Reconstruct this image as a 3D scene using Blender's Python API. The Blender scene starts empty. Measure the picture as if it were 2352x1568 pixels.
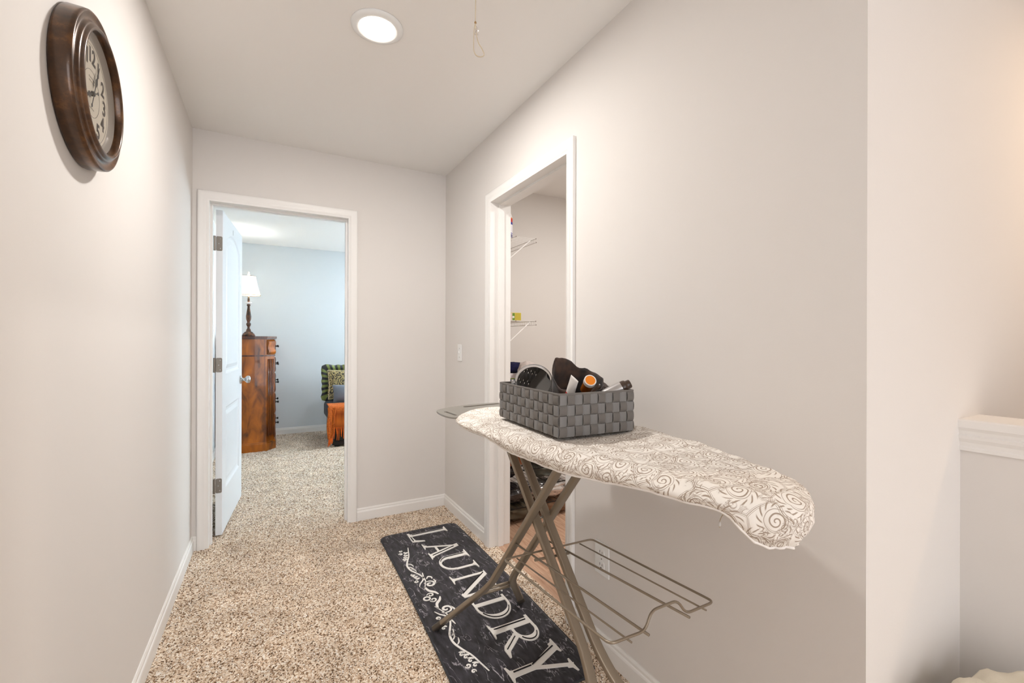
import bpy, bmesh, math, random
from mathutils import Vector, Matrix, noise
random.seed(7)
sc = bpy.context.scene
COL = sc.collection
PI = math.pi

def lin(c):
    f = lambda v: v/12.92 if v <= .04045 else ((v+.055)/1.055)**2.4
    return tuple(f(v/255) for v in c) + (1.,)

# ------------------------------------------------------------------ camera
W, H, F = 2352, 1568, 1015.0
yaw, roll, HC = math.radians(28.586), math.radians(.1727), 1.2131
fw = Vector((math.sin(yaw), math.cos(yaw), 0)); r0 = Vector((math.cos(yaw), -math.sin(yaw), 0)); u0 = r0.cross(fw)
rr = r0*math.cos(roll)+u0*math.sin(roll); uu = u0*math.cos(roll)-r0*math.sin(roll)
cam = bpy.data.cameras.new('camera'); co = bpy.data.objects.new('camera', cam); COL.objects.link(co)
M = Matrix((rr, uu, -fw)).transposed().to_4x4(); M.translation = (0, 0, HC); co.matrix_world = M
cam.sensor_width = 36; cam.lens = 36*F/W; cam.clip_start = .02; sc.camera = co

# ------------------------------------------------------------------ world and exposure
wd = bpy.data.worlds.new('world'); sc.world = wd; wd.use_nodes = True
wd.node_tree.nodes['Background'].inputs[0].default_value = (.98, 1., 1.05, 1)
wd.node_tree.nodes['Background'].inputs[1].default_value = 3.4
sc.view_settings.view_transform = 'Standard'; sc.view_settings.look = 'None'
sc.view_settings.gamma = 1; sc.view_settings.use_curve_mapping = False
sc.view_settings.exposure = .44
HALL_W, STAIR_W, LAUN_W, BED_W, LAMP_W = 13.5, 9, 14.5, 62, 6.5

# room constants
L, R, B, C, YC = -.4016, 1.1361, 3.1194, 2.44, .4741
WT = .12
RI = R+WT           # inner face of right wall in the laundry
BI = B+WT           # inner face of the back wall in the bedroom
DH = 2.0309         # door opening height
D1A, D1B = -.319, .451
D2A, D2B = 2.341, 1.579
LB = 3.125          # laundry back wall
BB = 6.47           # bedroom back wall

# ------------------------------------------------------------------ helpers
def nt(name):
    m = bpy.data.materials.new(name); m.use_nodes = True
    return m, m.node_tree.nodes, m.node_tree.links, m.node_tree.nodes['Principled BSDF']

def mat(name, rgb, rough=.5, metal=0., noise_amt=.0, scale=20., bump=0., bscale=150., spec=.5, trans=0., coat=0., stretch=None, ior=1.45, sheen=0.):
    m, n, l, b = nt(name)
    col = lin(rgb)
    b.inputs['Base Color'].default_value = col
    b.inputs['Roughness'].default_value = rough; b.inputs['Metallic'].default_value = metal
    b.inputs['Specular IOR Level'].default_value = spec; b.inputs['Transmission Weight'].default_value = trans
    b.inputs['Coat Weight'].default_value = coat; b.inputs['IOR'].default_value = ior
    b.inputs['Sheen Weight'].default_value = sheen
    tc = n.new('ShaderNodeTexCoord'); src = tc.outputs['Object']
    if stretch:
        mp = n.new('ShaderNodeMapping'); mp.inputs['Scale'].default_value = stretch; l.new(src, mp.inputs[0]); src = mp.outputs[0]
    if noise_amt:
        t = n.new('ShaderNodeTexNoise'); t.inputs['Scale'].default_value = scale; t.inputs['Detail'].default_value = 4; l.new(src, t.inputs['Vector'])
        cr = n.new('ShaderNodeValToRGB'); cr.color_ramp.elements[0].position = .3; cr.color_ramp.elements[1].position = .7
        cr.color_ramp.elements[0].color = tuple(min(1, v*(1-noise_amt)) for v in col[:3])+(1,)
        cr.color_ramp.elements[1].color = tuple(min(1, v*(1+noise_amt)) for v in col[:3])+(1,)
        l.new(t.outputs['Fac'], cr.inputs[0]); l.new(cr.outputs[0], b.inputs['Base Color'])
    if bump:
        t = n.new('ShaderNodeTexNoise'); t.inputs['Scale'].default_value = bscale; t.inputs['Detail'].default_value = 3; l.new(src, t.inputs['Vector'])
        bp = n.new('ShaderNodeBump'); bp.inputs['Strength'].default_value = bump; bp.inputs['Distance'].default_value = .002
        l.new(t.outputs['Fac'], bp.inputs['Height']); l.new(bp.outputs[0], b.inputs['Normal'])
    return m

def emis(name, rgb, s):
    m, n, l, b = nt(name)
    b.inputs['Base Color'].default_value = lin(rgb); b.inputs['Emission Color'].default_value = lin(rgb); b.inputs['Emission Strength'].default_value = s
    return m

def mesh(name, verts, faces, m, parent=None, smooth=False, uvs=None, mats=None, midx=None, autosmooth=None):
    """one mesh object with its origin at the middle of its base"""
    xs = [v[0] for v in verts]; ys = [v[1] for v in verts]; zs = [v[2] for v in verts]
    o = Vector(((min(xs)+max(xs))/2, (min(ys)+max(ys))/2, min(zs)))
    me = bpy.data.meshes.new(name); me.from_pydata([Vector(v)-o for v in verts], [], faces)
    for mm in (mats or [m]): me.materials.append(mm)
    if midx:
        for p, i in zip(me.polygons, midx): p.material_index = i
    if uvs:
        ul = me.uv_layers.new(name='UVMap')
        for lp in me.loops: ul.data[lp.index].uv = uvs[lp.vertex_index]
    bm = bmesh.new(); bm.from_mesh(me); bmesh.ops.recalc_face_normals(bm, faces=bm.faces); bm.to_mesh(me); bm.free()
    if smooth or autosmooth:
        for p in me.polygons: p.use_smooth = True
        if autosmooth: me.set_sharp_from_angle(angle=math.radians(autosmooth))
    ob = bpy.data.objects.new(name, me); COL.objects.link(ob); ob.location = o
    if parent: attach(ob, parent)
    return ob

def world_of(o):
    m = o.matrix_basis.copy()
    if o.parent: m = world_of(o.parent) @ o.matrix_parent_inverse @ m
    return m
def attach(ob, parent):
    ob.parent = parent; ob.matrix_parent_inverse = world_of(parent).inverted()

def tag(o, label, cat=None, group=None, kind=None):
    if label: o['label'] = label
    if cat: o['category'] = cat
    if group: o['group'] = group
    if kind: o['kind'] = kind
    return o
def struct(o, label=None, cat=None):
    o['kind'] = 'structure'
    if label: o['label'] = label
    if cat: o['category'] = cat
    return o
def thing(name, label, cat, loc, group=None):
    o = bpy.data.objects.new(name, None); COL.objects.link(o); o.location = loc; o.empty_display_size = .05
    return tag(o, label, cat, group)

class G:
    """geometry collector"""
    def __init__(s): s.v = []; s.f = []; s.mi = []; s.cur = 0
    def add(s, vs, fs):
        b = len(s.v); s.v += [tuple(v) for v in vs]; s.f += [tuple(i+b for i in f) for f in fs]; s.mi += [s.cur]*len(fs); return s
    def box(s, x0, x1, y0, y1, z0, z1, mtx=None):
        vs = [(x, y, z) for z in (z0, z1) for y in (y0, y1) for x in (x0, x1)]
        if mtx: vs = [mtx@Vector(v) for v in vs]
        return s.add(vs, [(0,2,3,1),(4,5,7,6),(0,1,5,4),(2,6,7,3),(0,4,6,2),(1,3,7,5)])
    def bbox(s, x0, x1, y0, y1, z0, z1, bev=.003, seg=2, mtx=None):
        bm = bmesh.new(); bmesh.ops.create_cube(bm, size=1)
        for v in bm.verts: v.co = ((x0+x1)/2+v.co.x*(x1-x0), (y0+y1)/2+v.co.y*(y1-y0), (z0+z1)/2+v.co.z*(z1-z0))
        bmesh.ops.bevel(bm, geom=bm.edges[:], offset=bev, segments=seg, profile=.5, affect='EDGES')
        bm.verts.index_update(); vs = [v.co.copy() for v in bm.verts]; fs = [tuple(v.index for v in f.verts) for f in bm.faces]; bm.free()
        if mtx: vs = [mtx@v for v in vs]
        return s.add(vs, fs)
    def prism(s, poly, z0, z1, mtx=None):
        n = len(poly); vs = [(x, y, z0) for x, y in poly]+[(x, y, z1) for x, y in poly]
        if mtx: vs = [mtx@Vector(v) for v in vs]
        return s.add(vs, [tuple(range(n))[::-1], tuple(range(n, 2*n))]+[(i, (i+1) % n, n+(i+1) % n, n+i) for i in range(n)])
    def lathe(s, prof, c=(0,0,0), seg=32, mtx=None, cap=True):
        vs = []
        for r, z in prof:
            for k in range(seg): vs.append(Vector((r*math.cos(2*PI*k/seg), r*math.sin(2*PI*k/seg), z)))
        if mtx: vs = [mtx@v for v in vs]
        vs = [v+Vector(c) for v in vs]; n = len(prof); fs = []
        for i in range(n-1):
            for k in range(seg): fs.append((i*seg+k, i*seg+(k+1) % seg, (i+1)*seg+(k+1) % seg, (i+1)*seg+k))
        if cap: fs += [tuple(range(seg))[::-1], tuple(range((n-1)*seg, n*seg))]
        return s.add(vs, fs)
    def sweep(s, pts, prof, up=Vector((0,0,1)), closed=False, cap=True):
        """sweep a closed 2D profile (a across, b along 'up') along a polyline"""
        pts = [Vector(p) for p in pts]; n = len(pts); k = len(prof); vs = []; prev = None
        for i, p in enumerate(pts):
            if closed: d = (pts[(i+1) % n]-pts[i-1])
            else: d = pts[min(i+1, n-1)]-pts[max(i-1, 0)]
            d.normalize()
            if prev is None:
                a = d.cross(up)
                if a.length < 1e-4: a = d.cross(Vector((1,0,0)))
            else: a = prev-d*prev.dot(d)
            a.normalize(); prev = a; b = a.cross(d)
            for q in prof: vs.append(p+a*q[0]+b*q[1])
        fs = []
        for i in range(n if closed else n-1):
            j = (i+1) % n
            for q in range(k): fs.append((i*k+q, i*k+(q+1) % k, j*k+(q+1) % k, j*k+q))
        if cap and not closed: fs += [tuple(range(k))[::-1], tuple(range((n-1)*k, n*k))]
        return s.add(vs, fs)
    def tube(s, pts, r, seg=8, closed=False, up=Vector((0,0,1))):
        return s.sweep(pts, [(r*math.cos(2*PI*k/seg), r*math.sin(2*PI*k/seg)) for k in range(seg)], up, closed)
    def build(s, name, m, parent=None, smooth=False, mats=None, auto=None):
        return mesh(name, s.v, s.f, m, parent, smooth, mats=mats, midx=s.mi if mats else None, autosmooth=auto)

def rrect(w, h, r, seg=4):
    out = []
    for cx, cy, a0 in ((w/2-r, h/2-r, 0), (-w/2+r, h/2-r, PI/2), (-w/2+r, -h/2+r, PI), (w/2-r, -h/2+r, 1.5*PI)):
        for k in range(seg+1): a = a0+PI/2*k/seg; out.append((cx+r*math.cos(a), cy+r*math.sin(a)))
    return out
def catmull(pts, n=8, closed=False):
    pts = [Vector(p) for p in pts]; N = len(pts); out = []
    for i in range(N if closed else N-1):
        g = (lambda j: pts[j % N]) if closed else (lambda j: pts[max(0, min(N-1, j))])
        p0, p1, p2, p3 = g(i-1), g(i), g(i+1), g(i+2)
        for k in range(n):
            t = k/n; out.append(.5*((2*p1)+(p2-p0)*t+(2*p0-5*p1+4*p2-p3)*t*t+(3*p1-p0-3*p2+p3)*t**3))
    if not closed: out.append(pts[-1])
    return out
def fillet(pts, r, n=6):
    pts = [Vector(p) for p in pts]; out = [pts[0]]
    for a, b, c in zip(pts, pts[1:], pts[2:]):
        d1 = (a-b); d2 = (c-b); t = min(r, d1.length*.48, d2.length*.48); p = b+d1.normalized()*t; q = b+d2.normalized()*t
        for k in range(n+1): s = k/n; out.append((1-s)**2*p+2*s*(1-s)*b+s*s*q)
    return out+[pts[-1]]
def sstep(a, b, x):
    t = max(0, min(1, (x-a)/(b-a))); return t*t*(3-2*t)
def copy_tree(o, parent=None):
    c = o.copy(); COL.objects.link(c); c.parent = parent
    for ch in o.children: copy_tree(ch, c)
    return c
def crumple(name, c, size, m, amp=.12, seed=0, parent=None, freq=2.2, sub=4, flat=.0):
    bm = bmesh.new(); bmesh.ops.create_icosphere(bm, subdivisions=sub, radius=1)
    vs = []
    for v in bm.verts:
        p = v.co.copy(); q = p*freq+Vector((seed*7.3, seed*3.1, seed*1.7))
        d = amp*(noise.fractal(q, 1., 2., 3)+1.2*abs(noise.noise(q*1.7))-.3)
        e = Vector([math.copysign(abs(t)**.62, t) for t in p]); e = e*.55+p*.45
        e *= 1+d
        if flat and e.z < -flat: e.z = -flat
        vs.append((c[0]+e.x*size[0]/2, c[1]+e.y*size[1]/2, c[2]+e.z*size[2]/2))
    bm.verts.index_update(); fs = [tuple(v.index for v in f.verts) for f in bm.faces]; bm.free()
    z0 = min(v[2] for v in vs); 
    return mesh(name, vs, fs, m, parent, smooth=True)

# ------------------------------------------------------------------ materials
def paint(name, rgb):
    return mat(name, rgb, rough=.75, bump=.06, bscale=260, spec=.25)
M_wall = paint('wall_paint', (225, 220, 215)); M_ceil = paint('ceiling_paint', (240, 237, 233))
M_bed = paint('bedroom_wall_paint', (214, 218, 220)); M_trim = mat('trim_white', (238, 235, 231), .35, spec=.4)
M_door = mat('door_white', (236, 238, 240), .4, bump=.05, bscale=400, stretch=(1, 1, .1))
M_bronze = mat('taupe_metal', (146, 133, 116), .36, metal=.5)
M_blk = mat('black_plastic', (22, 20, 19), .35)
M_nickel = mat('satin_nickel', (190, 190, 188), .25, metal=1)
M_hinge = mat('hinge_metal', (140, 132, 124), .4, metal=.7)
M_white = mat('white_plastic', (236, 236, 234), .35)
M_wire = mat('white_wire', (238, 234, 230), .4)

def carpet_mat():
    m, n, l, b = nt('carpet_pile')
    tc = n.new('ShaderNodeTexCoord')
    v = n.new('ShaderNodeTexVoronoi'); v.inputs['Scale'].default_value = 210; l.new(tc.outputs['Object'], v.inputs['Vector'])
    sp = n.new('ShaderNodeSeparateColor'); l.new(v.outputs['Color'], sp.inputs[0])
    cr = n.new('ShaderNodeValToRGB'); e = cr.color_ramp.elements
    e[0].position = 0; e[0].color = lin((100, 82, 66)); e[1].position = 1; e[1].color = lin((252, 246, 238))
    for p, c in ((.13, (134, 106, 80)), (.28, (200, 174, 148)), (.60, (228, 208, 185)), (.85, (242, 229, 211))):
        x = e.new(p); x.color = lin(c)
    l.new(sp.outputs[0], cr.inputs[0])
    t = n.new('ShaderNodeTexNoise'); t.inputs['Scale'].default_value = 7; t.inputs['Detail'].default_value = 3; l.new(tc.outputs['Object'], t.inputs['Vector'])
    mr = n.new('ShaderNodeMapRange'); mr.inputs[1].default_value = .3; mr.inputs[2].default_value = .7; mr.inputs[3].default_value = .86; mr.inputs[4].default_value = 1.08; l.new(t.outputs['Fac'], mr.inputs[0])
    mx = n.new('ShaderNodeMix'); mx.data_type = 'RGBA'; mx.blend_type = 'MULTIPLY'; mx.inputs[0].default_value = 1
    l.new(cr.outputs[0], mx.inputs[6]); l.new(mr.outputs[0], mx.inputs[7]); l.new(mx.outputs[2], b.inputs['Base Color'])
    b.inputs['Roughness'].default_value = 1; b.inputs['Specular IOR Level'].default_value = .05
    bp = n.new('ShaderNodeBump'); bp.inputs['Strength'].default_value = .6; bp.inputs['Distance'].default_value = .004; l.new(v.outputs['Distance'], bp.inputs['Height']); bp.invert = True; l.new(bp.outputs[0], b.inputs['Normal'])
    return m
M_carpet = carpet_mat()

def wood_mat(name, c1, c2, stretch, rough=.4, scale=6, coat=0.):
    m, n, l, b = nt(name)
    tc = n.new('ShaderNodeTexCoord'); mp = n.new('ShaderNodeMapping'); mp.inputs['Scale'].default_value = stretch; l.new(tc.outputs['Object'], mp.inputs[0])
    oi = n.new('ShaderNodeObjectInfo'); ad = n.new('ShaderNodeVectorMath'); ad.operation = 'ADD'; l.new(mp.outputs[0], ad.inputs[0])
    cb = n.new('ShaderNodeCombineXYZ'); ml = n.new('ShaderNodeMath'); ml.operation = 'MULTIPLY'; ml.inputs[1].default_value = 40; l.new(oi.outputs['Random'], ml.inputs[0]); l.new(ml.outputs[0], cb.inputs[0]); l.new(ml.outputs[0], cb.inputs[1]); l.new(cb.outputs[0], ad.inputs[1])
    t = n.new('ShaderNodeTexNoise'); t.inputs['Scale'].default_value = scale; t.inputs['Detail'].default_value = 6; t.inputs['Distortion'].default_value = .6; l.new(ad.outputs[0], t.inputs['Vector'])
    cr = n.new('ShaderNodeValToRGB'); cr.color_ramp.elements[0].position = .32; cr.color_ramp.elements[1].position = .68
    cr.color_ramp.elements[0].color = lin(c1); cr.color_ramp.elements[1].color = lin(c2); l.new(t.outputs['Fac'], cr.inputs[0]); l.new(cr.outputs[0], b.inputs['Base Color'])
    b.inputs['Roughness'].default_value = rough; b.inputs['Coat Weight'].default_value = coat
    return m
M_plank = wood_mat('laundry_plank_wood', (168, 128, 102), (205, 170, 144), (14, 1.2, 1), .45)
M_dress = wood_mat('dresser_cherry_wood', (84, 37, 2), (192, 104, 10), (3, 3, 1.2), .28, 3.5, .3)
M_dress_dk = wood_mat('dresser_dark_wood', (46, 20, 4), (112, 52, 8), (6, 6, .8), .3, 4, .3)

# ------------------------------------------------------------------ setting
def carpet():
    g = G()
    # fine pile in the hall, coarser in the bedroom, flat beyond the frame
    def grid(x0, x1, y0, y1, st, amp):
        nx = max(1, int((x1-x0)/st)); ny = max(1, int((y1-y0)/st)); vs = []
        for j in range(ny+1):
            for i in range(nx+1):
                e = i in (0, nx) or j in (0, ny)
                vs.append((x0+(x1-x0)*i/nx+(0 if e else random.uniform(-.4, .4)*st), y0+(y1-y0)*j/ny+(0 if e else random.uniform(-.4, .4)*st), random.uniform(-amp, amp) if not e else 0))
        g.add(vs, [(j*(nx+1)+i, j*(nx+1)+i+1, (j+1)*(nx+1)+i+1, (j+1)*(nx+1)+i) for j in range(ny) for i in range(nx)])
    grid(L, R, 1.1, B, .0052, .0035)
    grid(D1A-.02, D1B+.02, B, BI, .006, .0035)
    grid(R, R+.045, D2B-.02, D2A+.02, .006, .0035)
    grid(-.52, 1.4, BI, BB, .011, .0045); grid(1.4, 3.2, BI, BB, .5, 0)
    grid(L, R, -2.6, 1.1, .25, 0); grid(R, 1.66, -2.6, YC, .25, 0)
    o = g.build('floor', M_carpet)
    return struct(o, 'beige speckled cut-pile carpet running through hall and bedroom')
carpet()
# laundry floor of planks
fl = mesh('floor_laundry', *(lambda g: (g.v, g.f))(G().box(R+.02, 2.9, 1.0, LB, -.03, -.012)), M_plank); struct(fl, 'wood plank floor of the laundry room')
pw = .125; k = 0; x = R+.045
while x < 2.3:
    x1 = x+pw; y = 1.0-.4*(k % 3)
    while y < LB:
        ya, yb = max(y, 1.0), min(y+1.2, LB)
        if yb-ya > .05: G().bbox(x+.001, x1-.001, ya+.001, yb-.001, -.012, -.001, .0015, 1).build('plank', M_plank, fl)
        y += 1.2
    x = x1; k += 1

def wall(name, label, boxes, m=M_wall):
    g = G()
    for b in boxes: g.box(*b)
    return struct(g.build(name, m), label)
wall('wall_left', 'long pale beige hall wall carrying the clock', [(L-.12, L, -2.6, B, 0, C)])
wall('wall_back', 'pale beige end wall of the hall around the bedroom doorway', [(L-.12, D1A-.018, B, BI, 0, C), (D1B+.018, R, B, BI, 0, C), (D1A-.018, D1B+.018, B, BI, DH+.018, C)])
wall('wall_right', 'pale beige hall wall around the laundry doorway', [(R, RI, YC, D2B-.018, 0, C), (R, RI, D2A+.018, LB, 0, C), (R, RI, D2B-.018, D2A+.018, DH+.018, C)])
wall('wall_stair', 'warm beige wall behind the half wall by the stairs', [(RI, 3.8, YC, YC+.12, -1.5, C)])
wall('wall_stair_right', 'far side wall of the stairwell', [(3.7, 3.8, -2.6, YC, -1.5, C)])
wall('wall_rear_blocker', 'unseen rear wall added to block ambient light from the stair wall', [(1.05, 3.8, -2.7, -2.6, -1.5, C)])  # added behind the camera to keep world light off the stair wall
wall('wall_laundry_back', 'beige back wall of the laundry room', [(RI, 2.9, LB, LB+.115, -.03, C)])
wall('wall_laundry_right', 'beige side wall of the laundry room', [(2.9, 3.0, .9, LB, -.03, C)])
wall('wall_laundry_front', 'beige front wall of the laundry room', [(RI, 2.9, .9, 1.0, -.03, C)])
wall('wall_bedroom_back', 'cool pale blue-grey back wall of the bedroom', [(-.64, 3.32, BB, BB+.12, 0, C)], M_bed)
wall('wall_bedroom_left', 'cool pale bedroom wall behind the open door', [(-.64, -.52, BI, BB, 0, C)], M_bed)
wall('wall_bedroom_front', 'bedroom side of the hall end wall', [(RI+.05, 3.2, BI-.004, BI, 0, C)], M_bed)
WY0, WY1, WZ0, WZ1 = 4.7, 6.2, .75, 2.1
wall('wall_bedroom_right', 'bedroom wall with the window', [(3.2, 3.32, BI, WY0, 0, C), (3.2, 3.32, WY1, BB, 0, C), (3.2, 3.32, WY0, WY1, 0, WZ0), (3.2, 3.32, WY0, WY1, WZ1, C)], M_bed)
wall('ceiling', 'smooth off-white ceiling', [(L-.12, 3.8, -2.6, 3.24, C, C+.08), (-.64, 3.32, 3.24, BB+.12, C, C+.08)], M_ceil)
wall('floor_stairwell', 'lower landing of the stairwell', [(1.77, 3.7, -2.6, YC, -1.5, -1.4)], M_carpet)

# bedroom window
w1 = struct(thing('window_1', 'white framed bedroom window', None, (3.26, (WY0+WY1)/2, WZ0)))
for a, b, c, d in ((WY0, WY0+.05, WZ0, WZ1), (WY1-.05, WY1, WZ0, WZ1), (WY0+.05, WY1-.05, WZ0, WZ0+.05), (WY0+.05, WY1-.05, WZ1-.05, WZ1), ((WY0+WY1)/2-.02, (WY0+WY1)/2+.02, WZ0+.05, WZ1-.05)):
    G().bbox(3.23, 3.29, a, b, c, d, .004).build('window_frame', M_trim, w1)
M_glass = mat('clear_glass', (255, 255, 255), .0, trans=1, ior=1.02)
for a, b in ((WY0+.05, (WY0+WY1)/2-.02), ((WY0+WY1)/2+.02, WY1-.05)): G().box(3.255, 3.259, a, b, WZ0+.05, WZ1-.05).build('pane', M_glass, w1)
def area(name, loc, rot, sx, sy, power, rgb, disk=False):
    a = bpy.data.lights.new(name, 'AREA'); a.shape = 'DISK' if disk else 'RECTANGLE'; a.size = sx; a.size_y = sy; a.energy = power; a.color = rgb
    o = bpy.data.objects.new(name, a); COL.objects.link(o); o.location = loc; o.rotation_euler = rot; return o
area('window_daylight', (3.36, (WY0+WY1)/2, (WZ0+WZ1)/2), (0, PI/2, 0), WZ1-WZ0, WY1-WY0, BED_W, (.64, .85, 1.))

# baseboards
BBP = [(0, 0), (.012, 0), (.012, .056), (.0105, .062), (.0075, .066), (.0072, .075), (.004, .0826), (0, .0826)]
def baseboard(name, label, pts, left=True, parent=None, prof=BBP):
    """run along pts (xy), room on the left of the direction of travel"""
    n = len(pts); vs = []; k = len(prof); nrm = []
    for a, b in zip(pts, pts[1:]):
        d = Vector((b[0]-a[0], b[1]-a[1])).normalized(); nrm.append(Vector((-d.y, d.x)))
    for i, p in enumerate(pts):
        a = nrm[max(0, i-1)]; b = nrm[min(i, n-2)]; m = (a+b); m = m/(m.dot(b)) if i not in (0, n-1) else b
        for t, z in prof: vs.append((p[0]+m.x*t, p[1]+m.y*t, z))
    fs = [(i*k+q, i*k+(q+1) % k, (i+1)*k+(q+1) % k, (i+1)*k+q) for i in range(n-1) for q in range(k)]+[tuple(range(k)), tuple(range((n-1)*k, n*k))[::-1]]
    o = mesh(name, vs, fs, M_trim)
    return struct(o, label)
baseboard('baseboard_left', 'white moulded baseboard along the clock wall', [(D1A-.058, B), (L, B), (L, -2.6)])
baseboard('baseboard_back', 'white moulded baseboard between the two doorways', [(R, D2A+.058), (R, B), (D1B+.058, B)])
baseboard('baseboard_right', 'white moulded baseboard under the ironing board', [(1.655, -2.6), (1.655, YC), (R, YC), (R, D2B-.058)][::-1][::-1])
baseboard('baseboard_bedroom', 'white moulded baseboard on the bedroom back wall', [(3.2, BB), (-.52, BB), (-.52, BI+.1)])
baseboard('baseboard_laundry', 'white baseboard on the laundry back wall', [(2.9, LB), (RI, LB), (RI, D2A+.06)])

# door casings and jambs
CAS = [(0, 0), (0, .0085), (.003, .0105), (.013, .0115), (.016, .0145), (.024, .0155), (.034, .0145), (.040, .0165), (.050, .0175), (.0555, .016), (.057, .013), (.057, 0)]
def casing(name, label, to3, a, b, h):
    """three sided mitred casing; to3(s, z, t) maps along-wall, height, thickness to space"""
    vs = []; k = len(CAS)
    for (s, z, ds, dz) in ((a, 0, -1, 0), (a, h, -1, 1), (b, h, 1, 1), (b, 0, 1, 0)):
        for u, t in CAS: vs.append(to3(s+ds*u, z+dz*u, t))
    fs = [(i*k+q, i*k+(q+1) % k, (i+1)*k+(q+1) % k, (i+1)*k+q) for i in range(3) for q in range(k)]+[tuple(range(k)), tuple(range(3*k, 4*k))]
    return struct(mesh(name, vs, fs, M_trim, autosmooth=50), label)
casing('trim_1', 'white moulded casing around the bedroom doorway', lambda s, z, t: (s, B-t, z), D1A, D1B, DH)
casing('trim_2', 'white moulded casing around the laundry doorway', lambda s, z, t: (R-t, s, z), D2B, D2A, DH)
casing('trim_3', 'white casing on the bedroom side of the doorway', lambda s, z, t: (s, BI+t, z), D1A, D1B, DH)
casing('trim_4', 'white casing on the laundry side of the doorway', lambda s, z, t: (RI+t, s, z), D2B, D2A, DH)
def jamb(name, label, a, b, to):
    g = G(); e = .006
    for s0, s1, z0, z1 in ((a-.018, a+e*0, 0, DH), (b, b+.018, 0, DH), (a-.018, b+.018, DH, DH+.018)): to(g, s0, s1, z0, z1, 0, WT)
    d0, d1 = JS
    for s0, s1, z0, z1 in ((a, a+.011, 0, DH), (b-.011, b, 0, DH), (a+.011, b-.011, DH-.011, DH)): to(g, s0, s1, z0, z1, d0, d1)
    return struct(g.build(name, M_trim), label)
JS = (.045, .080)
jamb('trim_5', 'white door frame lining of the bedroom doorway', D1A, D1B, lambda g, s0, s1, z0, z1, d0, d1: g.box(s0, s1, B+d0, B+d1, z0, z1))
jamb('trim_6', 'white door frame lining of the laundry doorway', D2B, D2A, lambda g, s0, s1, z0, z1, d0, d1: g.box(R+d0, R+d1, s0, s1, z0, z1))

# half wall by the stairs
KX = 1.655
hw = struct(thing('wall_half', 'half wall with moulded white cap beside the stairs', None, (KX+.06, -1., 0)))
G().box(KX, KX+.125, -2.6, YC, -1.5, .975).build('body', M_wall, hw)
cp = [(-.018, .985), (-.018, 1.003), (-.014, 1.007), (.139, 1.007), (.143, 1.003), (.143, .985)]
g = G(); g.add([(KX+a, y, z) for y in (-2.6, YC) for a, z in cp], [(i, (i+1) % 6, 6+(i+1) % 6, 6+i) for i in range(6)]+[tuple(range(6)), tuple(range(6, 12))]); g.build('cap', M_trim, hw)
cm = [(0, .922), (-.006, .922), (-.007, .930), (-.004, .934), (-.006, .945), (-.012, .955), (-.014, .963), (-.009, .967), (-.011, .976), (-.016, .985), (0, .985)]
nC = len(cm); g = G(); g.add([(KX+a, y, z) for y in (-2.6, YC) for a, z in cm], [(i, (i+1) % nC, nC+(i+1) % nC, nC+i) for i in range(nC)]+[tuple(range(nC)), tuple(range(nC, 2*nC))]); g.build('crown_moulding', M_trim, hw)

# ------------------------------------------------------------------ bedroom door
def panel_door(parent, Wd, Hd, T):
    """camber-top two panel slab, s along the width, built in local coordinates x=thickness"""
    st = .115
    def arch(x0, x1, z0, z1, rise, n=14):
        p = [(x0, z0), (x1, z0)]
        if rise == 0: return p+[(x1, z1), (x0, z1)]
        for k in range(n+1):
            t = k/n; x = x1+(x0-x1)*t; p.append((x, z1-rise+rise*math.sin(PI*t)**.9))
        return p
    def inset(p, d):
        n = len(p); out = []
        for i in range(n):
            a, b, c = Vector(p[i-1]), Vector(p[i]), Vector(p[(i+1) % n]); e1 = (b-a).normalized(); e2 = (c-b).normalized()
            n1 = Vector((-e1.y, e1.x)); n2 = Vector((-e2.y, e2.x)); m = n1+n2; m /= max(.3, m.dot(n1)); out.append(tuple(b+m*d))
        return out
    panels = [arch(st, Wd-st, .990, 1.915, .07), arch(st, Wd-st, .258, .775, 0)]
    bm = bmesh.new()
    for side in (1, -1):
        X = T/2*side
        outer = [bm.verts.new((X, s, z)) for s, z in ((0, 0), (Wd, 0), (Wd, Hd), (0, Hd))]
        edges = [bm.edges.new((outer[i], outer[(i+1) % 4])) for i in range(4)]
        for p in panels:
            lp = [bm.verts.new((X, s, z)) for s, z in p]; n = len(lp)
            edges += [bm.edges.new((lp[i], lp[(i+1) % n])) for i in range(n)]
            prev = lp
            for d, dep in ((.008, .007), (.016, .010), (.030, .010), (.055, .003)):
                q = [bm.verts.new((X-side*dep, s, z)) for s, z in inset(p, d)]
                for i in range(n): bm.faces.new((prev[i], prev[(i+1) % n], q[(i+1) % n], q[i]))
                prev = q
            bm.faces.new(prev)
        bmesh.ops.triangle_fill(bm, edges=edges, use_beauty=True, use_dissolve=False)
        if side == 1: o1 = outer
        else:
            for i in range(4): bm.faces.new((o1[i], o1[(i+1) % 4], outer[(i+1) % 4], outer[i]))
    bmesh.ops.recalc_face_normals(bm, faces=bm.faces)
    me = bpy.data.meshes.new('slab'); bm.to_mesh(me); bm.free(); me.materials.append(M_door)
    o = bpy.data.objects.new('slab', me); COL.objects.link(o); o.parent = parent
    return o
T = .035
door = struct(thing('door_1', 'open white camber-top two-panel bedroom door', None, (-.265-T/2, 3.262, .012)))
door.rotation_euler = (0, 0, -math.radians(4.9))
panel_door(door, .757, 2.008, T)
def local(ob, parent): ob.parent = parent; ob.matrix_parent_inverse = Matrix()
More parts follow.
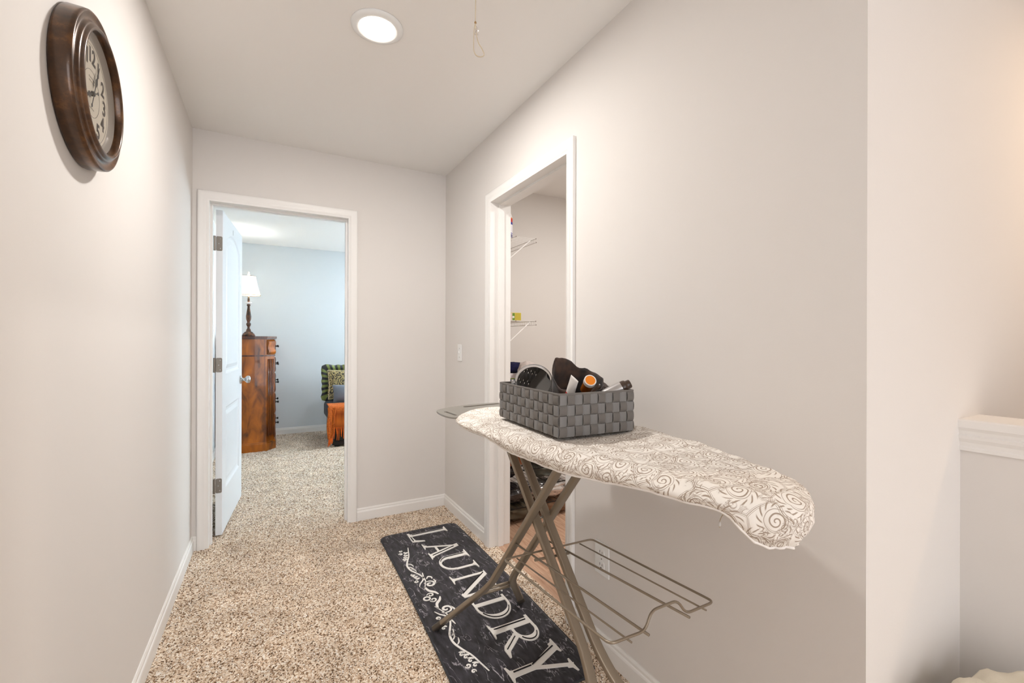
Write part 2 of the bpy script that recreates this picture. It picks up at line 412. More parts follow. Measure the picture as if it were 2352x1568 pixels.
for z in (1.80, 1.05, .305):
    g = G(); g.prism([(a, b) for a, b in rrect(.033, .089, .008)], -.0012, .0012, Matrix.Translation((0, -.0012, z))@Matrix.Rotation(PI/2, 4, 'X'))
    h = g.build('hinge', M_hinge); local(h, door)
    g = G(); g.tube([(-T/2-.006, -.006, z-.045), (-T/2-.006, -.006, z+.045)], .006, 10); kn = g.build('knuckle', M_hinge); kn.parent = h; kn.matrix_parent_inverse = h.matrix_basis.inverted()
    g = G()
    for dx, dz in ((.006, .03), (-.002, 0), (.006, -.03)): g.lathe([(.004, 0), (.003, .001)], (0, 0, 0), 8, Matrix.Translation((dx, -.0024, z+dz))@Matrix.Rotation(PI/2, 4, 'X'))
    s = g.build('screw', M_nickel); s.parent = h; s.matrix_parent_inverse = h.matrix_basis.inverted()
for sd in (1, -1):
    mt = Matrix.Translation((sd*T/2, .69, .905))@Matrix.Rotation(sd*PI/2, 4, 'Y')
    g = G(); g.lathe([(.0, 0), (.033, 0), (.033, .004), (.028, .009), (.013, .012), (.011, .028), (.016, .034), (.026, .042), (.029, .052), (.026, .062), (.015, .068), (0, .069)], (0, 0, 0), 28, mt, cap=False)
    local(g.build('knob', M_nickel, smooth=True), door)
g = G(); g.box(T/2, T/2+.0008, .36, .364, 1.93, 1.965); local(g.build('hook_mark', M_hinge), door)

# ------------------------------------------------------------------ ceiling light, stairs light, added fill lights
M_lens = emis('light_lens', (255, 244, 232), 14)
def can_light(name, label, x, y, power, rgb, cat='ceiling light', r=.098, grp=None):
    t = thing(name, label, cat, (x, y, C-.012), grp)
    G().lathe([(.068, -.004), (.072, -.012), (.085, -.011), (r, -.004), (r, 0), (.068, 0)], (x, y, C), 48).build('trim_ring', M_white, t, smooth=True)
    G().lathe([(.001, -.0045), (.067, -.0045), (.067, -.001), (.001, -.001)], (x, y, C), 40).build('lens', M_lens, t)
    a = area('lamp', (x, y, C-.014), (0, 0, 0), .13, .13, power, rgb, True); a.name = name+'_lamp'; attach(a, t)
    return t
can_light('ceiling_light', 'glowing round recessed light in the hall ceiling', .361, 1.769, HALL_W, (1., .975, .95))
can_light('ceiling_light', 'round recessed light in the stairwell ceiling', 2.60, -.25, STAIR_W, (1., .70, .44))
can_light('ceiling_light', 'unseen round fill light added at the near end of the hall ceiling', .361, -1.3, HALL_W*.15, (1., .975, .95))  # unseen lamp added behind the camera as weak hall fill
can_light('ceiling_light', 'unseen round fill light added in the bedroom ceiling', 1.45, 5.2, 12, (.78, .91, 1.))  # unseen lamp added to brighten the bedroom back wall more than the door
can_light('ceiling_light', 'round recessed light in the laundry room ceiling', 2.15, 1.9, LAUN_W, (1., .975, .95))

# pull cord
pcx, pcy = .497, 1.13
M_cord = mat('cotton_cord', (214, 200, 176), .9, bump=.4, bscale=900)
def bpx(px, py, y=None, x=None, z=None):
    d = fw+rr*(px-W/2)/F-uu*(py-H/2)/F
    t = (y/d.y) if y is not None else ((x/d.x) if x is not None else (z-HC)/d.z)
    return Vector((0, 0, HC))+d*t
pc = thing('pull_cord', 'looped cotton attic pull cord hanging from the hall ceiling', 'cord', (pcx, pcy, 2.1))
kn = bpx(1092, 52, y=pcy); tp = Vector((kn.x+.001, pcy, C))
G().tube(catmull([tp, (tp+kn)/2+Vector((.001, 0, 0)), kn], 6), .0016, 8).build('cord', M_cord, pc, smooth=True)
G().tube(catmull([kn, bpx(1089, 70, y=pcy), bpx(1088, 100, y=pcy), bpx(1089, 118, y=pcy), bpx(1095, 128, y=pcy), bpx(1104, 130.5, y=pcy), bpx(1112, 126, y=pcy), bpx(1107, 112, y=pcy), bpx(1099, 98, y=pcy), bpx(1094, 78, y=pcy), kn], 6), .0015, 8).build('loop', M_cord, pc, smooth=True)
G().lathe([(.001, -.004), (.003, -.002), (.0032, .001), (.001, .004)], kn, 12).build('knot', mat('cord_knot', (168, 132, 88), .9), pc, smooth=True)
G().lathe([(.001, -.013), (.006, -.010), (.008, -.004), (.004, .006), (.001, .012)], bpx(1094, 70, y=pcy+.004), 14).build('bead', mat('clear_bead', (245, 240, 235), .1, trans=.7), pc, smooth=True)

# ------------------------------------------------------------------ wall clock
def clock():
    cy, cz, rO, dep = 1.411, 1.803, .177, .040
    t = thing('wall_clock', 'large round bronze-brown wall clock with cream dial', 'clock', (L, cy, cz-rO))
    mt = Matrix.Translation((L, cy, cz))@Matrix(((0, 0, 1, 0), (-1, 0, 0, 0), (0, 1, 0, 0), (0, 0, 0, 1)))   # local x -> -y(viewer left), y -> z, z -> out
    mt = Matrix.Translation((L, cy, cz))@Matrix(((0, 0, 1, 0), (1, 0, 0, 0), (0, 1, 0, 0), (0, 0, 0, 1)))
    m, n, l, b = nt('aged_bronze')
    tc = n.new('ShaderNodeTexCoord'); t1 = n.new('ShaderNodeTexNoise'); t1.inputs['Scale'].default_value = 14; t1.inputs['Detail'].default_value = 8; t1.inputs['Roughness'].default_value = .7; l.new(tc.outputs['Object'], t1.inputs['Vector'])
    cr = n.new('ShaderNodeValToRGB'); e = cr.color_ramp.elements; e[0].position = .3; e[0].color = lin((38, 24, 13)); e[1].position = .78; e[1].color = lin((136, 90, 48)); x = e.new(.52); x.color = lin((74, 48, 26))
    l.new(t1.outputs['Fac'], cr.inputs[0]); l.new(cr.outputs[0], b.inputs['Base Color']); b.inputs['Metallic'].default_value = .35; b.inputs['Roughness'].default_value = .3; b.inputs['Coat Weight'].default_value = .3
    Mb = m
    G().lathe([(.150, .001), (.175, .001), (rO, .006), (.1765, .030), (.1755, .037), (.173, .0395), (.170, .0392), (.166, .0365), (.160, .0352), (.155, .036), (.152, .0395), (.151, .0425), (.149, .0425), (.1465, .0445), (.1435, .049), (.140, .0500), (.137, .0490), (.1352, .046), (.1345, .032)], (0, 0, 0), 96, mt, cap=False).build('rim', Mb, t, smooth=True)
    G().lathe([(.1345, .0321), (.132, .031), (.121, .022)], (0, 0, 0), 96, mt, cap=False).build('inner_wall', mat('clock_inner_grey', (176, 168, 158), .6), t, smooth=True)
    Mf = mat('dial_cream', (235, 226, 208), .7, noise_amt=.05, scale=8)
    G().lathe([(.0005, .022), (.121, .022), (.121, .016), (.0005, .016)], (0, 0, 0), 80, mt).build('dial', Mf, t)
    Mi = mat('dial_ink_brown', (70, 58, 48), .7)
    g = G(); g.lathe([(.0535, .0221), (.0535, .0224), (.0542, .0224), (.0542, .0221)], (0, 0, 0), 72, mt, cap=False); g.lathe([(.1125, .0221), (.1125, .0224), (.1131, .0224), (.1131, .0221)], (0, 0, 0), 80, mt, cap=False)
    g.build('ring_line', Mi, t)
    for h in range(1, 13):
        a = PI/2-h*PI/6
        for q, dg in enumerate(str(h)):
            cu = bpy.data.curves.new('numeral', 'FONT'); cu.body = dg; cu.size = .050; cu.align_x = 'CENTER'; cu.align_y = 'CENTER'; cu.extrude = .0002; cu.offset = .0011
            to = bpy.data.objects.new('numeral_curve', cu); COL.objects.link(to)
            me = bpy.data.meshes.new_from_object(to.evaluated_get(bpy.context.evaluated_depsgraph_get())); bpy.data.objects.remove(to)
            dx = (q-.5)*.024 if h > 9 else 0
            # wall faces +x: seen from the room, right-hand is +y on this wall
            me.transform(mt@Matrix.Translation((.087*math.cos(a)+dx, .087*math.sin(a), .0226))); me.materials.clear(); me.materials.append(Mi)
            o = bpy.data.objects.new('numeral', me); COL.objects.link(o); attach(o, t)
    def hand(name, ang, ln, z):
        rot = Matrix.Rotation(ang-PI/2, 4, 'Z'); g = G()
        pts = [(0, -.028), (.004, -.034), (0, -.040), (-.004, -.034)]
        out = [(-.0012, -.03), (-.004, -.036), (0, -.043), (.004, -.036), (.0012, -.03), (.0016, ln*.25), (.005, ln*.36), (.0075, ln*.45), (.004, ln*.53), (.0022, ln*.6), (.004, ln*.68), (.002, ln*.76), (.0008, ln), (-.0008, ln), (-.002, ln*.76), (-.004, ln*.68), (-.0022, ln*.6), (-.004, ln*.53), (-.0075, ln*.45), (-.005, ln*.36), (-.0016, ln*.25)]
        g.prism(out, z, z+.0008, mt@rot); g.build(name, Mh, t)
    Mh = mat('hand_dark', (58, 52, 46), .45, metal=.4)
    hand('hour_hand', PI/2-(8.15/12*2*PI), .066, .025); hand('minute_hand', PI/2-(4/60*2*PI), .088, .0265)
    G().lathe([(.006, .022), (.006, .027), (.004, .0285), (.0005, .0287)], (0, 0, 0), 20, mt).build('hand_hub', Mh, t)
    # faint lettering strokes inside the ring
    g = G()
    for rows, z0, n in ((((-.02, .02)), .035, 9), ((-.018, .018), .027, 8), ((-.015, .015), -.036, 7)):
        for k in range(n):
            x = rows[0]+(rows[1]-rows[0])*k/n; g.tube([mt@Vector((x, z0-.002, .0225)), mt@Vector((x+.002, z0+.002, .0225)), mt@Vector((x+.003, z0-.001, .0225))], .00025, 4)
    tag(g.build('script_lettering', mat('script_grey', (168, 156, 140), .7), t), None, kind='stuff')
    Mg = mat('clock_glass', (255, 255, 255), .0, trans=1, ior=1.06, spec=.3)
    G().lathe([(.0005, .0345), (.1340, .0345), (.1340, .0332), (.0005, .0332)], (0, 0, 0), 64, mt).build('glass', Mg, t)
clock()

# ------------------------------------------------------------------ switch and outlet
sy, sz = 2.826, 1.135
sw = thing('light_switch', 'white toggle light switch on the wall beside the laundry door', 'light switch', (R, sy, sz-.0575))
G().bbox(R-.006, R, sy-.035, sy+.035, sz-.0575, sz+.0575, .003).build('cover_plate', M_white, sw)
G().bbox(R-.015, R-.005, sy-.005, sy+.005, sz-.004, sz+.016, .002).build('toggle', M_white, sw)
for dz in (.03, -.03): G().lathe([(.0035, 0), (.003, .001)], (0, 0, 0), 10, Matrix.Translation((R-.006, sy, sz+dz))@Matrix.Rotation(-PI/2, 4, 'Y')).build('screw', M_nickel, sw)
oy, oz = 1.341, .369
ou = thing('wall_outlet', 'white duplex outlet low on the wall under the ironing board', 'outlet', (R, oy, oz-.0625))
G().bbox(R-.006, R, oy-.041, oy+.041, oz-.0635, oz+.0635, .003).build('cover_plate', M_white, ou)
for dz in (.024, -.024):
    rc = G().prism(rrect(.034, .036, .012), 0, .003, Matrix.Translation((R-.006, oy, oz+dz))@Matrix.Rotation(-PI/2, 4, 'Y')).build('receptacle', M_white, ou)
    for dy, hh in ((.007, .010), (-.007, .008)): G().box(R-.0094, R-.0088, oy+dy-.001, oy+dy+.001, oz+dz-.001, oz+dz-.001+hh).build('slot', M_blk, rc)
    G().lathe([(.0028, 0), (.0028, .0006)], (0, 0, 0), 10, Matrix.Translation((R-.009, oy, oz+dz-.009))@Matrix.Rotation(-PI/2, 4, 'Y')).build('slot', M_blk, rc)
G().lathe([(.003, 0), (.0025, .001)], (0, 0, 0), 10, Matrix.Translation((R-.006, oy, oz))@Matrix.Rotation(-PI/2, 4, 'Y')).build('screw', M_nickel, ou)

# ------------------------------------------------------------------ laundry mat
def rug_mat():
    m, n, l, b = nt('black_marbled_plush')
    tc = n.new('ShaderNodeTexCoord'); mp = n.new('ShaderNodeMapping'); mp.inputs['Rotation'].default_value = (0, 0, .35); mp.inputs['Scale'].default_value = (3.4, 1.0, 1); l.new(tc.outputs['Object'], mp.inputs[0])
    t = n.new('ShaderNodeTexNoise'); t.inputs['Scale'].default_value = 5.5; t.inputs['Detail'].default_value = 7; t.inputs['Distortion'].default_value = 1.2; l.new(mp.outputs[0], t.inputs['Vector'])
    cr = n.new('ShaderNodeValToRGB'); e = cr.color_ramp.elements; e[0].position = .488; e[0].color = (0, 0, 0, 1); e[1].position = .512; e[1].color = (0, 0, 0, 1); x = e.new(.5); x.color = (1, 1, 1, 1)
    l.new(t.outputs['Fac'], cr.inputs[0])
    t2 = n.new('ShaderNodeTexNoise'); t2.inputs['Scale'].default_value = 9; t2.inputs['Detail'].default_value = 5; l.new(tc.outputs['Object'], t2.inputs['Vector'])
    cr2 = n.new('ShaderNodeValToRGB'); cr2.color_ramp.elements[0].position = .42; cr2.color_ramp.elements[1].position = .60; l.new(t2.outputs['Fac'], cr2.inputs[0])
    ml = n.new('ShaderNodeMath'); ml.operation = 'MULTIPLY'; l.new(cr.outputs[0], ml.inputs[0]); l.new(cr2.outputs[0], ml.inputs[1])
    t3 = n.new('ShaderNodeTexNoise'); t3.inputs['Scale'].default_value = 18; t3.inputs['Detail'].default_value = 6; l.new(mp.outputs[0], t3.inputs['Vector'])
    cr3 = n.new('ShaderNodeValToRGB'); cr3.color_ramp.elements[0].position = .35; cr3.color_ramp.elements[0].color = lin((12, 11, 14)); cr3.color_ramp.elements[1].position = .8; cr3.color_ramp.elements[1].color = lin((58, 53, 62)); l.new(t3.outputs['Fac'], cr3.inputs[0])
    mx = n.new('ShaderNodeMix'); mx.data_type = 'RGBA'; l.new(ml.outputs[0], mx.inputs[0]); l.new(cr3.outputs[0], mx.inputs[6]); mx.inputs[7].default_value = lin((196, 190, 196)); l.new(mx.outputs[2], b.inputs['Base Color'])
    b.inputs['Roughness'].default_value = .9; b.inputs['Sheen Weight'].default_value = .15
    tb = n.new('ShaderNodeTexNoise'); tb.inputs['Scale'].default_value = 600; l.new(tc.outputs['Object'], tb.inputs['Vector']); bp = n.new('ShaderNodeBump'); bp.inputs['Strength'].default_value = .4; bp.inputs['Distance'].default_value = .002; l.new(tb.outputs['Fac'], bp.inputs['Height']); l.new(bp.outputs[0], b.inputs['Normal'])
    return m
RUGZ = .0135
def rug_z(x, y): return RUGZ+.0018*noise.noise(Vector((x*9, y*6, 3)))
def rug():
    t = thing('laundry_mat', 'black marbled floor mat with white LAUNDRY lettering in front of laundry door', 'mat', (.82, 2.01, .005))
    # outline in rug frame: reading direction s = -y from far end, up = +x
    wR, lR = .485, 1.50
    def place(u, s):    # u across (0 left edge .. wR), s from far end
        y = 2.765-s; x = .587-.028*(s/1.2)*.9+u+.018*math.sin(s*2.2)*.5+.012*s*(u/wR)
        return x, y
    nx, ny = 44, 130; r = .045; vs = []; idx = {}
    def clampu(s):
        e = min(s, lR-s)
        return r-math.sqrt(max(0, r*r-(r-e)**2)) if e < r else 0
    for j in range(ny+1):
        s = lR*j/ny; c = clampu(s)
        for i in range(nx+1):
            u = c+(wR-2*c)*i/nx; x, y = place(u, s); ed = min(u-c, wR-c-u, s, lR-s)
            vs.append((x, y, rug_z(x, y)-(.004 if ed < 1e-6 else 0)))
    n0 = len(vs); fs = [(j*(nx+1)+i, j*(nx+1)+i+1, (j+1)*(nx+1)+i+1, (j+1)*(nx+1)+i) for j in range(ny) for i in range(nx)]
    per = [i for i in range(nx+1)]+[j*(nx+1)+nx for j in range(1, ny+1)]+[ny*(nx+1)+i for i in range(nx-1, -1, -1)]+[j*(nx+1) for j in range(ny-1, 0, -1)]
    for i in per: vs.append((vs[i][0], vs[i][1], .0035))
    P = len(per); fs += [(per[i], per[(i+1) % P], n0+(i+1) % P, n0+i) for i in range(P)]
    mesh('pile', vs, fs, rug_mat(), t, smooth=True)
    g = G(); bp = [Vector((vs[i][0], vs[i][1], .007)) for i in per[::2]]; g.tube(bp, .0042, 6, closed=True); g.build('bound_edge', mat('mat_binding', (52, 54, 58), .8), t, smooth=True)
    # lettering -------------------------------------------------
    Mw = mat('letter_white', (232, 228, 222), .85, bump=.3, bscale=700); Mk = mat('letter_inline_black', (22, 20, 22), .9)
    Z = RUGZ+.0024
    def ring(cx, cy, rx, ry, wx, wy, a0, a1, n=24):   # elliptical band, thicker where wx
        o = []; i_ = []
        for k in range(n+1):
            a = a0+(a1-a0)*k/n; c, s = math.cos(a), math.sin(a); o.append((cx+rx*c, cy+ry*s)); i_.append((cx+(rx-wx)*c, cy+(ry-wy)*s))
        return [[o[k], o[k+1], i_[k+1], i_[k]] for k in range(n)]
    def stroke(p, q, w): 
        d = (Vector(q)-Vector(p)).normalized(); nn = Vector((-d.y, d.x))*w/2; p, q = Vector(p), Vector(q)
        return [tuple(p+nn), tuple(p-nn), tuple(q-nn), tuple(q+nn)]
    def serif(cx, y, w, up, sw=.1):  # bracketed serif at foot (up=1) or head (up=-1)
        h = .045
        return [[(cx-w/2, y), (cx+w/2, y), (cx+w/2, y+up*h*.55), (cx+sw/2+.03, y+up*h*1.2), (cx+sw/2, y+up*h*2.6), (cx-sw/2, y+up*h*2.6), (cx-sw/2-.03, y+up*h*1.2), (cx-w/2, y+up*h*.55)]]
    LET = {
     'L': ([stroke((.25, 0), (.25, 1), .19), [(.05, 0), (.80, 0), (.90, .30), (.83, .30), (.70, .10), (.33, .07), (.17, .07), (.05, .05)]]+serif(.25, 1, .42, -1, .16), [stroke((.215, .1), (.215, .93), .022), stroke((.4, .035), (.72, .04), .02)]),
     'A': ([stroke((.20, .0), (.52, 1), .07), [(.40, 1.02), (.56, 1.02), (.90, 0), (.72, 0)], stroke((.30, .34), (.70, .34), .07)]+serif(.19, 0, .34, 1, .055)+serif(.81, 0, .38, 1, .16), [stroke((.545, .86), (.80, .09), .02)]),
     'U': ([stroke((.21, .36), (.21, 1), .17), stroke((.80, .34), (.80, 1), .075)]+ring(.4825, .36, .3475, .38, .145, .07, PI, 1.5*PI)+ring(.4825, .36, .3475, .38, .06, .07, 1.5*PI, 2*PI)+serif(.21, 1, .38, -1, .15)+serif(.80, 1, .34, -1, .06), [stroke((.175, .34), (.175, .94), .02)]+ring(.4825, .36, .315, .345, .018, .018, PI, 1.35*PI, 10)),
     'N': ([stroke((.16, 0), (.16, .97), .075), [(.05, 1.0), (.26, 1.0), (.88, 0), (.78, -.03), (.74, 0), (.13, .96)], stroke((.86, 0), (.86, 1), .075)]+serif(.16, 0, .34, 1, .06)+serif(.86, 1, .34, -1, .06), [stroke((.17, .93), (.74, .03), .02)]),
     'D': ([stroke((.22, 0), (.22, 1), .13)]+ring(.34, .5, .54, .5, .17, .065, -PI/2, PI/2)+[stroke((.06, .968), (.36, .968), .064), stroke((.06, .032), (.36, .032), .064)], ring(.34, .5, .505, .45, .02, .02, -PI*.36, PI*.36, 14)),
     'R': ([stroke((.23, 0), (.23, 1), .19), stroke((.06, .968), (.45, .968), .064), stroke((.25, .47), (.5, .47), .06)]+ring(.44, .72, .36, .28, .16, .065, -PI/2, PI/2)+[[(.42, .47), (.60, .47), (.86, .10), (1.0, .04), (1.0, 0), (.78, 0), (.70, .05)]]+serif(.23, 0, .42, 1, .16), [stroke((.195, .09), (.195, .9), .02)]+ring(.44, .72, .325, .24, .018, .018, -PI*.3, PI*.33, 10)+[stroke((.55, .40), (.80, .06), .018)]),
     'Y': ([[(.10, 1), (.30, 1), (.56, .48), (.56, .36), (.42, .36), (.42, .46)], stroke((.54, .44), (.80, 1), .085), stroke((.49, 0), (.49, .45), .18)]+serif(.20, 1, .40, -1, .18)+serif(.80, 1, .34, -1, .06)+serif(.49, 0, .42, 1, .15), [stroke((.20, .93), (.45, .42), .02), stroke((.455, .09), (.455, .40), .02)]),
    }
    spec = [('L', 2.730, 2.555, .742, .984), ('A', 2.548, 2.335, .780, .966), ('U', 2.372, 2.135, .800, .976), ('N', 2.125, 1.890, .797, .980), ('D', 1.876, 1.678, .806, .966), ('R', 1.690, 1.468, .798, .984), ('Y', 1.492, 1.290, .752, .992)]
    for ch, ya, yb, xa, xb in spec:
        white, ink = LET[ch]; g = G(); g.cur = 0
        def put(polys, dz):
            for i, p in enumerate(polys):
                q = [(xa+v*(xb-xa), ya+(yb-ya)*(u*.98+.01)) for u, v in p]
                ar = sum(q[k][0]*q[(k+1) % len(q)][1]-q[(k+1) % len(q)][0]*q[k][1] for k in range(len(q)))
                if ar < 0: q = q[::-1]
                n = len(q); zz = Z+dz+i*.00005
                g.add([(x, y, zz) for x, y in q]+[(x, y, RUGZ-.001) for x, y in q], [tuple(range(n))]+[(k, n+k, n+(k+1) % n, (k+1) % n) for k in range(n)])
        put(white, 0); g.cur = 1; put(ink, .0030)
        g.build('letter', Mw, t, mats=[Mw, Mk])
    # scroll ornament -------------------------------------------
    def ribbon(g, pts, w, taper=True):
        pts = catmull([Vector((p[0], p[1], 0)) for p in pts], 7); n = len(pts); vs = []
        for i, p in enumerate(pts):
            d = (pts[min(i+1, n-1)]-pts[max(0, i-1)]).normalized(); nn = Vector((-d.y, d.x, 0)); ww = 1.25*w*(math.sin(PI*min(1, max(0, (i/(n-1))*.86+.1)))**.7 if taper else 1)/2
            vs += [(p.x+nn.x*ww, p.y+nn.y*ww, Z-.0003), (p.x-nn.x*ww, p.y-nn.y*ww, Z-.0003)]
        k = len(vs); vs += [(a, b, RUGZ-.001) for a, b, c in vs]
        fs = [(2*i, 2*i+1, 2*i+3, 2*i+2) for i in range(n-1)]+[(2*i, 2*i+2, k+2*i+2, k+2*i) for i in range(n-1)]+[(2*i+1, k+2*i+1, k+2*i+3, 2*i+3) for i in range(n-1)]
        g.add(vs, fs)
    def spiral(cx, cy, r0, r1, a0, turns, sgn=1, n=16):
        return [(cx+(r0+(r1-r0)*k/n)*math.cos(a0+sgn*turns*2*PI*k/n), cy+(r0+(r1-r0)*k/n)*math.sin(a0+sgn*turns*2*PI*k/n)) for k in range(n+1)]
    c = 1.995
    for sg in (1, -1):
        g = G(); Y = lambda d: c+sg*d
        A = lambda lst, w, tp=True: ribbon(g, [(x, Y(d)) for x, d in lst], w, tp)
        A([(.700, .545), (.690, .50), (.676, .44), (.655, .39), (.640, .34), (.643, .29), (.660, .25), (.676, .21), (.682, .16), (.668, .115), (.652, .075)], .007)
        A([(.690, .235), (.684, .20), (.672, .165), (.652, .14), (.638, .112)], .006)
        A(spiral(.692, .115, .004, .030, 0.4, 1.35), .009); A([(.660, .10), (.668, .06), (.690, .035), (.700, .01)], .011)
        A(spiral(.664, .022, .005, .017, 2.6, 1.1), .006)
        A(spiral(.637, .165, .003, .011, 1., 1.1), .006)
        A([(.690, .165), (.705, .185), (.718, .172), (.716, .155)], .007)
        A([(.716, .105), (.724, .13), (.720, .15)], .006)
        for d, x0 in ((.46, .672), (.435, .664), (.415, .655), (.235, .648), (.215, .654), (.195, .660), (.49, .679)):
            A(spiral(x0-.011, d+.004, .0015, .0085, .5*sg, .95), .0055)
            A([(x0+.004, d), (x0-.005, d-.008), (x0-.018, d-.012)], .006)
        for d, x0 in ((.36, .650), (.30, .650), (.325, .644)): A([(x0, d), (x0+.012, d-.015), (x0+.018, d-.04)], .0045)
        A(spiral(.642, .485, .002, .012, 2., 1.2), .005); A(spiral(.650, .520, .002, .010, .2, 1.1), .005)
        g.build('scroll_ornament', Mw, t)
    g = G(); ribbon(g, spiral(.640, c, .014, .0145, 0, 1.02), .006, False); g.build('scroll_ornament', Mw, t)
rug()

# ------------------------------------------------------------------ ironing board
def cover_mat():
    m, n, l, b = nt('scroll_print_cotton')
    uv = n.new('ShaderNodeUVMap'); uv.uv_map = 'UVMap'
    def math_(op, a, b_=None, c_=None):
        x = n.new('ShaderNodeMath'); x.operation = op
        for i, v in enumerate((a, b_, c_)):
            if v is None: continue
            if isinstance(v, (int, float)): x.inputs[i].default_value = v
            else: l.new(v, x.inputs[i])
        return x.outputs[0]
    def band(v, lo, hi, soft):   # 1 inside lo..hi
        a = n.new('ShaderNodeMapRange'); a.interpolation_type = 'SMOOTHSTEP'; a.inputs[1].default_value = lo-soft; a.inputs[2].default_value = lo+soft; l.new(v, a.inputs[0])
        c = n.new('ShaderNodeMapRange'); c.interpolation_type = 'SMOOTHSTEP'; c.inputs[1].default_value = hi-soft; c.inputs[2].default_value = hi+soft; l.new(v, c.inputs[0])
        return math_('SUBTRACT', a.outputs[0], c.outputs[0])
    def layer(scale, off, k1, petals):
        mp = n.new('ShaderNodeMapping'); mp.inputs['Location'].default_value = off; l.new(uv.outputs[0], mp.inputs[0])
        vo = n.new('ShaderNodeTexVoronoi'); vo.voronoi_dimensions = '2D'; vo.inputs['Scale'].default_value = scale; vo.inputs['Randomness'].default_value = .55; l.new(mp.outputs[0], vo.inputs['Vector'])
        sb = n.new('ShaderNodeVectorMath'); sb.operation = 'SUBTRACT'; l.new(mp.outputs[0], sb.inputs[0]); l.new(vo.outputs['Position'], sb.inputs[1])
        sx = n.new('ShaderNodeSeparateXYZ'); l.new(sb.outputs[0], sx.inputs[0])
        ang = math_('ARCTAN2', sx.outputs[1], sx.outputs[0]); r = vo.outputs['Distance']
        r = math_('MULTIPLY', r, 1.)
        sc_ = n.new('ShaderNodeSeparateColor'); l.new(vo.outputs['Color'], sc_.inputs[0])
        ph = math_('MULTIPLY', sc_.outputs[0], 6.28)
        a1 = math_('ADD', ang, ph)
        spi = math_('SINE', math_('ADD', math_('MULTIPLY', r, k1), a1))
        s1 = math_('MULTIPLY', band(spi, .62, 2, .20), band(r, .02, .30, .02))
        ringl = band(r, .335, .352, .007)
        pet = math_('SINE', math_('ADD', math_('MULTIPLY', a1, petals), math_('MULTIPLY', r, 34)))
        s2 = math_('MULTIPLY', band(pet, .62, 2, .2), band(r, .40, .56, .03))
        wn = n.new('ShaderNodeTexNoise'); wn.inputs['Scale'].default_value = scale*1.3; wn.inputs['Detail'].default_value = 0; l.new(mp.outputs[0], wn.inputs['Vector'])
        w1_ = n.new('ShaderNodeVectorMath'); w1_.operation = 'MULTIPLY_ADD'; w1_.inputs[1].default_value = (.6/scale, .6/scale, 0); l.new(wn.outputs['Color'], w1_.inputs[0]); l.new(mp.outputs[0], w1_.inputs[2])
        ve = n.new('ShaderNodeTexVoronoi'); ve.voronoi_dimensions = '2D'; ve.feature = 'DISTANCE_TO_EDGE'; ve.inputs['Scale'].default_value = scale; ve.inputs['Randomness'].default_value = .9; l.new(w1_.outputs[0], ve.inputs['Vector'])
        e1 = band(ve.outputs['Distance'], -1, .012, .006); e2 = band(ve.outputs['Distance'], .045, .058, .005)
        o = s1
        for z in (ringl, s2, e1, e2): o = math_('MAXIMUM', o, z)
        return o
    a = layer(16, (0, 0, 0), 44, 13); c = layer(31, (.37, .11, 0), 30, 9)
    tm = n.new('ShaderNodeTexNoise'); tm.inputs['Scale'].default_value = 18; l.new(uv.outputs[0], tm.inputs['Vector'])
    msk = band(tm.outputs['Fac'], .53, 2, .02)
    c2 = math_('MULTIPLY', math_('MULTIPLY', c, msk), .75)
    tot = math_('MAXIMUM', math_('MULTIPLY', a, .85), c2)
    mx = n.new('ShaderNodeMix'); mx.data_type = 'RGBA'; l.new(tot, mx.inputs[0]); mx.inputs[6].default_value = lin((240, 234, 226)); mx.inputs[7].default_value = lin((146, 124, 103)); l.new(mx.outputs[2], b.inputs['Base Color'])
    b.inputs['Roughness'].default_value = .8; b.inputs['Specular IOR Level'].default_value = .2
    tb = n.new('ShaderNodeTexNoise'); tb.inputs['Scale'].default_value = 26; tb.inputs['Detail'].default_value = 4; tb.inputs['Distortion'].default_value = .8; l.new(uv.outputs[0], tb.inputs['Vector'])
    bp = n.new('ShaderNodeBump'); bp.inputs['Strength'].default_value = .35; bp.inputs['Distance'].default_value = .006; l.new(tb.outputs['Fac'], bp.inputs['Height']); l.new(bp.outputs[0], b.inputs['Normal'])
    return m
ZT = .94
OUT = [(.600, 1.45), (.603, 1.37), (.612, 1.22), (.622, 1.085), (.638, .905), (.670, .78), (.698, .665), (.724, .56), (.764, .487), (.83, .442), (.915, .478), (.980, .575), (1.030, .71), (1.052, .84), (1.050, .95), (1.036, 1.06), (1.010, 1.25), (.985, 1.43), (.945, 1.59), (.862, 1.695), (.765, 1.70), (.668, 1.64), (.617, 1.55)]
XC, LY = .806, None
